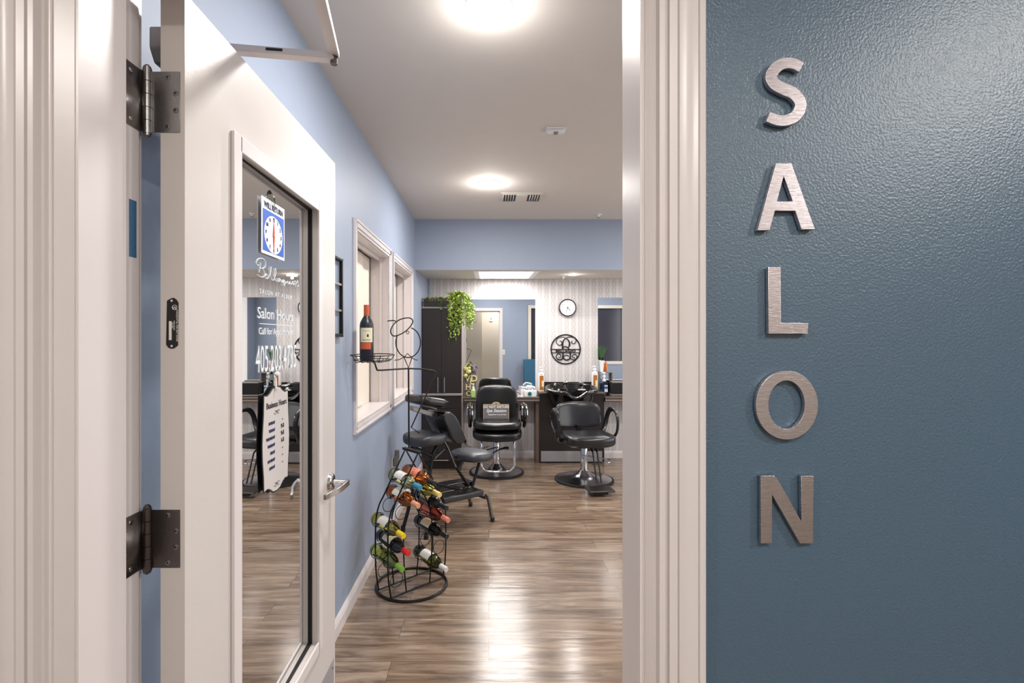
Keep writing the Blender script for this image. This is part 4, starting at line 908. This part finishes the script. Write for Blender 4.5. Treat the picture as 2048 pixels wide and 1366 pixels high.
for f, dz, _ in prf:
    for i in range(N):
        p = rim(2*PI*i/N, f if f > .9 else .9); q = rim(2*PI*i/N, 1)
        p.x = bc.x+(q.x-bc.x)*f; p.y = bc.y+(q.y-bc.y)*f
        if f < .9: p.z = (.918 if f < .75 else p.z)*.5+p.z*.5
        m.v.append(p+Vector((0, 0, dz)))
for j in range(len(prf)-1):
    for i in range(N): m.f.append((j*N+i, j*N+(i+1) % N, (j+1)*N+(i+1) % N, (j+1)*N+i))
m.f.append(tuple(range(N-1, -1, -1))); m.build('bowl', 'black_gloss', bw, ang=60)
MB().tube([rim(2*PI*i/N, .985)+Vector((0, 0, .001)) for i in range(N)], .004, closed=True, n=6).build('rim_edge', 'satin_nickel', bw)
MB().box(bc.x-.21, bc.x+.21, bc.y+.01, bc.y+.17, .851, .885).build('bowl_base', 'black_gloss', bw)
MB().lathe([(0, .03), (.016, .028), (.02, 0)], (.95, 6.23, .955), n=16).tube([(.95, 6.23, .975), (.95, 6.19, .985), (.95, 6.155, .962)], .008, smooth=4).build('faucet', 'chrome', bw)
MB().box(.925, .975, 6.245, 6.262, .958, .978).build('vacuum_breaker', 'cream_plastic', bw, bevel=.003)
MB().lathe([(0, .04), (.012, .038), (.018, .02), (.014, 0)], (1.11, 6.18, .945), n=16).tube([(1.11, 6.18, .965), (1.15, 6.12, .955)], .008).build('spray_head', 'chrome', bw)
MB().lathe([(0, .03), (.01, .028), (.016, 0)], (.80, 6.12, .935), n=16).build('tap', 'chrome', bw)
MB().tube([(.80, 6.12, .945), (.84, 6.05, .95), (.89, 5.95, .93), (.915, 5.85, .89)], .006, smooth=6).build('spray_hose', 'black_gloss', bw)

def pump_bottle(x, y, z, label, k=1.0):
    t = empty('pump_bottle', (x, y, z), label, 'bottle', 'white and amber pump bottles on the wash station')
    MB().box(x-.034, x+.034, y-.03, y+.03, z, z+.215*k).build('bottle_body', 'white_plastic', t, bevel=.005)
    MB().box(x-.022, x+.027, y-.0312, y-.0298, z+.02, z+.195*k).build('amber_panel', 'amber', t)
    MB().box(x+.004, x+.026, y-.0322, y-.031, z+.06, z+.135*k).build('bottle_label', 'label_paper', t)
    MB().lathe([(.036, .215*k), (.034, .225*k), (.016, .232*k), (.014, .25*k), (.024, .252*k), (.024, .268*k), (.01, .272*k), (.009, .285*k), (.02, .288*k), (.023, .30*k), (0, .305*k)], (x, y, z), n=20).tube([(x, y, z+.293*k), (x-.02, y-.02, z+.296*k), (x-.03, y-.035, z+.288*k)], .005).build('pump_head', 'white_plastic', t)
pump_bottle(.640, 6.20, .851, 'white and amber pump bottle on the left end of the wash station')
pump_bottle(1.296, 6.20, .851, 'white and amber pump bottle on the right end of the wash station', 1.04)
# sanitizer on right counter, stand, pots, black box
t = empty('sanitizer_bottle', (1.418, 6.22, ct), 'clear sanitizer pump bottle with a blue label on the right counter', 'bottle')
MB().sup((1.418, 6.22, ct+.09), (.05, .032, .09), .3, .5).build('bottle_body', 'clear_plastic', t)
MB().sup((1.418, 6.22, ct+.07), (.046, .028, .066), .3, .5).build('gel', 'clear_plastic', t)
MB().box(1.415, 1.455, 6.1875, 6.19, ct+.05, ct+.135).build('bottle_label', 'label_white', t)
MB().box(1.415, 1.455, 6.1865, 6.1875, ct+.09, ct+.118).build('label_band', 'print_blue', t)
MB().lathe([(.022, .178), (.022, .2), (.012, .203), (.01, .23), (.02, .232), (.02, .25), (.008, .254), (.007, .275), (.018, .278), (.016, .292), (0, .294)], (1.418, 6.22, ct), n=18).tube([(1.418, 6.22, ct+.285), (1.39, 6.2, ct+.287), (1.38, 6.19, ct+.278)], .005).build('pump_head', 'white_plastic', t)
t = empty('riser_stand', (1.44, 6.29, ct), 'small grey metal riser against the right mirror', 'stand')
MB().box(1.366, 1.535, 6.26, 6.34, 1.075, 1.087).box(1.523, 1.535, 6.26, 6.34, ct, 1.075).box(1.366, 1.378, 6.26, 6.34, ct, 1.075).build('frame', 'sign_grey', t)
t = empty('grass_plant', (1.405, 6.29, 1.087), 'potted spiky green grass on the riser in front of the right mirror', 'plant')
MB().lathe([(0, 0), (.02, 0), (.026, .09), (.03, .115), (.034, .14), (.03, .14), (0, .12)], (1.405, 6.29, 1.087), n=20).build('pot', 'white_plastic', t)
m = MB()
for k in range(70):
    a = random.uniform(0, 2*PI); l = random.uniform(.10, .24); s_ = random.uniform(.05, .38); p = Vector((1.405, 6.29, 1.215)); q = Vector((math.cos(a)*l*s_, math.sin(a)*l*s_*.25, l)); sd = Vector((math.sin(a), -math.cos(a), 0))*.003
    sd = Vector((.003, 0, 0)); m.add([p-sd, p+sd, p+q*.55+sd*.8, p+q+Vector((q.x*.35, 0, 0)), p+q*.55-sd*.8], [(0, 1, 2, 3, 4)])
tag(m.build('grass_blades', 'grass_green', t, ang=180), kind='stuff')
t = MB().lathe([(0, 0), (.016, 0), (.018, .03), (.017, .10), (.008, .12), (.008, .13), (0, .132)], (0, 0, 0), n=18).build('copper_bottle', 'copper', keep=True); t.location = (1.452, 6.275, 1.087); tag(t, 'small copper-orange bottle on the riser beside the potted grass', 'bottle')
t = empty('black_box', (1.6, 6.2, ct), 'fuzzy black box standing on a pale tray on the right counter', 'box')
MB().box(1.49, 1.80, 6.10, 6.28, ct+.032, .965).build('body', 'black_fuzzy', t, bevel=.008)
MB().box(1.485, 1.84, 6.08, 6.29, ct+.02, ct+.032).box(1.485, 1.84, 6.09, 6.28, ct, ct+.008).build('tray', 'wood_edge', t)
MB().box(1.492, 1.80, 6.11, 6.27, .965, .972).build('lid_edge', 'grey_metal', t)
# wax warmer
wx, wy = .497, 6.12
t = empty('wax_warmer', (wx, wy, ct), 'white wax warmer with a teal dial on the left counter', 'wax warmer')
MB().box(wx-.076, wx+.076, wy-.06, wy+.08, ct, ct+.085).build('housing', 'white_plastic', t, bevel=.012)
MB().lathe([(0, .012), (.022, .012), (.024, 0)], (wx-.008, wy-.06, ct+.042), (0, -1, 0), 24).build('dial', 'teal_knob', t)
MB().lathe([(.058, .085), (.062, .09), (.06, .10), (.05, .102), (.045, .088)], (wx, wy+.01, ct), n=28).build('pot_rim', 'chrome', t)
MB().tube([(wx-.05, wy, ct+.1), (wx-.03, wy, ct+.125), (wx, wy, ct+.13), (wx+.05, wy, ct+.118), (wx+.055, wy, ct+.1)], .009, smooth=5).build('lid_handle', 'white_plastic', t)
MB().lathe([(0, .09), (.018, .09), (.02, 0), (0, 0)], (wx-.095, wy+.03, ct), n=16).build('side_cup', 'white_plastic', t)
MB().tube([(wx-.07, wy-.03, ct+.006), (wx-.12, wy-.04, ct+.007), (wx-.15, wy, ct+.03), (wx-.2, wy-.02, ct+.01)], .004, smooth=6).tube([(wx-.076, wy, ct+.02), (wx-.13, wy-.05, ct+.012), (wx-.2, wy-.06, ct+.006)], .004, smooth=6).build('cord', 'white_plastic', t)
t = MB().tube([(.222, 6.325, .44), (.20, 6.30, .36), (.222, 6.29, .315), (.262, 6.29, .345), (.268, 6.325, .43)], .005, smooth=8, n=8).build('cord_loop', 'white_plastic'); tag(t, 'white cord loop hanging under the left counter', 'cord')
# plug and cord low on the wall beside the tall cabinet
t = empty('wall_plug', (-.30, 6.33, .45), 'black plug with a cord in the outlet beside the tall cabinet', 'plug')
MB().box(-.345+.03, -.285, YB-.035, YB-.014, .165+.03, .235).build('plug_body', 'black_rubber', t, bevel=.003)
MB().tube([(-.30, YB-.03, .20), (-.25, YB-.04, .15), (-.1, YB-.06, .13), (.0, YB-.1, .17)], .004, smooth=6).build('cord', 'black_rubber', t)
# decorations on the left counter
dx0, dx1, dy = -.292, -.155, 6.14
t = empty('letter_board', (-.22, dy, ct), 'slate board with cream wooden letters on the left counter', 'sign')
MB().box(dx0, dx1, dy, dy+.012, ct, ct+.30).build('board', 'slate_panel', t)
MB().box(dx0-.006, dx0, dy-.006, dy+.016, ct, ct+.30).box(dx1, dx1+.006, dy-.006, dy+.016, ct, ct+.30).box(dx0, dx1, dy-.006, dy+.016, ct+.294, ct+.30).box(dx0, dx1, dy-.02, dy, ct+.078, ct+.086).build('board_frame', 'wood_edge', t)
put('board_letters', texts([('V', -.038, .185, .10, {}), ('i', .0, .16, .105, {}), ('D', .042, .185, .11, {}), ('H', -.028, .092, .085, {'xs': 1.1}), ('O', -.02, .008, .09, {})], depth=.006, bold=.002), 'letter_cream', ((dx0+dx1)/2, dy-.007, ct), parent=t)
t = empty('hydrangea_vase', (-.235, 6.24, ct), 'grey vase of cream and purple hydrangeas on the left counter', 'flowers')
MB().lathe([(0, 0), (.045, 0), (.05, .10), (.055, .25), (.07, .33), (.066, .33), (.05, .24), (0, .1)], (-.2, 6.25, ct), n=24).build('vase', 'sign_grey', t)
def bloom(nm, c, r, mt, n):
    m = MB()
    for k in range(n):
        a, b3 = random.uniform(0, 2*PI), math.acos(random.uniform(-1, 1)); d = Vector((math.cos(a)*math.sin(b3), math.sin(a)*math.sin(b3), math.cos(b3))); p = Vector(c)+d*r*random.uniform(.75, 1)
        u = d.orthogonal().normalized()*.011; v = d.cross(u).normalized()*.011
        m.add([p, p+u+v*.6+d*.004, p+u*1.4, p+u-v*.6+d*.004, p-u+v*.6+d*.004, p-u*1.4, p-u-v*.6+d*.004, p+v*1.4, p-v*1.4], [(0, 1, 2, 3), (0, 4, 5, 6), (0, 1, 7, 4), (0, 3, 8, 6)])
    return tag(m.sup(c, (r*.75,)*3, 1, 1, nu=14, nv=8).build(nm, mt, t, ang=180), kind='stuff')
bloom('bloom', (-.27, 6.13, 1.135), .045, 'petal_cream', 90); bloom('bloom', (-.25, 6.11, 1.10), .034, 'petal_cream', 80); bloom('bloom', (-.285, 6.10, 1.055), .028, 'petal_cream', 50); bloom('bloom', (-.195, 6.15, 1.125), .04, 'petal_purple', 80)
m = MB()
for k in range(16): leaf(m, Vector((-.28+random.uniform(0, .1), 6.1, 1.12+random.uniform(-.05, .06))), (random.uniform(-1, 1), -.3, random.uniform(-.5, 1)), .035)
m.build('leaves', 'leaf_green', t, ang=180)
t = empty('spray_bottle', (-.19, 6.06, ct), 'light green soap bottle with a white pump on the left counter', 'bottle')
MB().box(-.216, -.164, 6.08-.025, 6.105, ct, ct+.088).build('bottle_body', 'soap_plastic', t, bevel=.006)
MB().lathe([(.02, .088), (.016, .09), (.016, .12), (.006, .124), (.006, .15), (.012, .152), (.012, .165), (0, .166)], (-.19, 6.08, ct), n=16).tube([(-.19, 6.08, ct+.158), (-.215, 6.07, ct+.16)], .004).build('pump_head', 'white_plastic', t)

# wall clock and round metal monogram
t = empty('wall_clock', ((1135-CX)*6.33/FP, YB, CH+(678-615.5)*6.33/FP), 'round black-rimmed wall clock with a white face', 'clock')
o = t.matrix_world_t; r = .11
MB().lathe([(r, 0), (r, .035), (r-.004, .041), (r-.012, .041), (r-.014, .03)], o-Vector((0, .001, 0)), (0, -1, 0), 48).build('rim', 'black_gloss', t)
MB().lathe([(0, .03), (r-.013, .03)], o, (0, -1, 0), 48).build('clock_face', 'white_card', t)
put('numerals', texts([(str(k), .077*math.sin(k*PI/6), .077*math.cos(k*PI/6)-.0085, .025, {}) for k in range(1, 13)]), 'sign_grey', o+Vector((0, -.0308, 0)), parent=t)
def hand(ang, l, wd, tail=.012):
    a = math.radians(ang); d = (math.sin(a), math.cos(a)); n = (d[1], -d[0])
    return [(d[0]*l+n[0]*wd*.5, d[1]*l+n[1]*wd*.5), (d[0]*l-n[0]*wd*.5, d[1]*l-n[1]*wd*.5), (-d[0]*tail-n[0]*wd, -d[1]*tail-n[1]*wd), (-d[0]*tail+n[0]*wd, -d[1]*tail+n[1]*wd)]
put('hour_hand', shape_mesh([hand(139, .055, .004)], .0004), 'print_black', o+Vector((0, -.0315, 0)), parent=t)
put('minute_hand', shape_mesh([hand(199, .072, .0028)], .0004), 'print_black', o+Vector((0, -.0322, 0)), parent=t)
mo = Vector(((1131.5-CX)*6.335/FP, YB-.006, CH-(698.5-CY)*6.335/FP))
t = empty('monogram_sign', mo, 'round black metal monogram with scrolled B on the wallpaper', 'wall sign')
Q = lambda x, y: Vector((mo.x+(x-411)/8.036*6.335/FP, mo.y, mo.z-(y-952)/8.036*6.335/FP))
put('ring', shape_mesh([circ(0, 0, .190), circ(0, 0, .176, .176, 48, True)], .004), 'black_metal', mo, parent=t)
MB().box(mo.x-.182, mo.x+.182, mo.y-.004, mo.y+.004, Q(0, 960).z, Q(0, 948).z).box(mo.x-.182, mo.x+.182, mo.y-.004, mo.y+.004, Q(0, 1012).z, Q(0, 1002).z).build('name_band', 'black_metal', t)
put('name_lettering', texts([('BELLAGIO', 0, -.0135, .044, {})], xs=1.16, bold=.0014, spacing=1.12, depth=.003), 'black_metal', Vector((mo.x, mo.y, (Q(0, 960).z+Q(0, 1002).z)/2)), parent=t)
m = MB()
def scr(pts, r): m.tube([Q(*q) for q in pts], r, n=8, smooth=6)
scr([(320, 815), (345, 830), (350, 860), (330, 885), (295, 885), (268, 855), (262, 815), (285, 775), (330, 757), (380, 757), (411, 775)], [.0045]*8+[.0035]*3)
scr([(515, 815), (505, 845), (535, 862), (565, 850), (578, 815), (560, 775), (520, 757), (450, 757), (411, 775)], .0045)
scr([(411, 775), (385, 800), (365, 850), (362, 945)], [.006, .009, .010]); scr([(415, 775), (450, 800), (475, 850), (470, 900), (440, 925)], [.006, .009, .010, .007])
scr([(375, 935), (380, 915), (410, 908), (440, 925), (470, 950)], .006)
scr([(370, 1012), (368, 1060), (360, 1100), (330, 1120), (290, 1115), (262, 1085), (265, 1045), (295, 1025), (325, 1035), (335, 1060), (318, 1085), (295, 1080)], [.010, .009, .006, .005, .0045])
scr([(487, 1012), (487, 1060), (480, 1100), (455, 1118), (420, 1125), (385, 1105), (378, 1080), (395, 1055), (430, 1048), (465, 1062)], [.010, .010, .008, .006, .005])
scr([(487, 1090), (515, 1115), (550, 1120), (585, 1095), (592, 1060), (570, 1035), (535, 1040), (520, 1065), (540, 1090), (560, 1085)], .005)
m.build('scrollwork', 'black_metal', t)

# teal upholstered chair against the front wall (seen in the left mirror)
ax_, ay_ = 1.02, 1.30
t = empty('teal_armchair', (ax_, ay_, 0), 'teal leather dining chair by the front wall, seen in the left mirror', 'chair')
MB().box(ax_-.23, ax_+.23, ay_-.22, ay_+.24, .38, .49).build('seat', 'teal_leather', t, bevel=.03)
MB().prism([(ay_-.30, 1.03), (ay_-.24, 1.03), (ay_-.15, .42), (ay_-.24, .42)], ax_-.23, ax_+.23, 'x').build('backrest', 'teal_leather', t, bevel=.02)
for sx in (-.19, .19):
    for sy2 in (-.18, .2): MB().prism([(ax_+sx-.02, ay_+sy2-.02), (ax_+sx+.02, ay_+sy2-.02), (ax_+sx+.02, ay_+sy2+.02), (ax_+sx-.02, ay_+sy2+.02)], 0, .385).build('leg', 'black_metal', t)
bpy.context.view_layer.update()
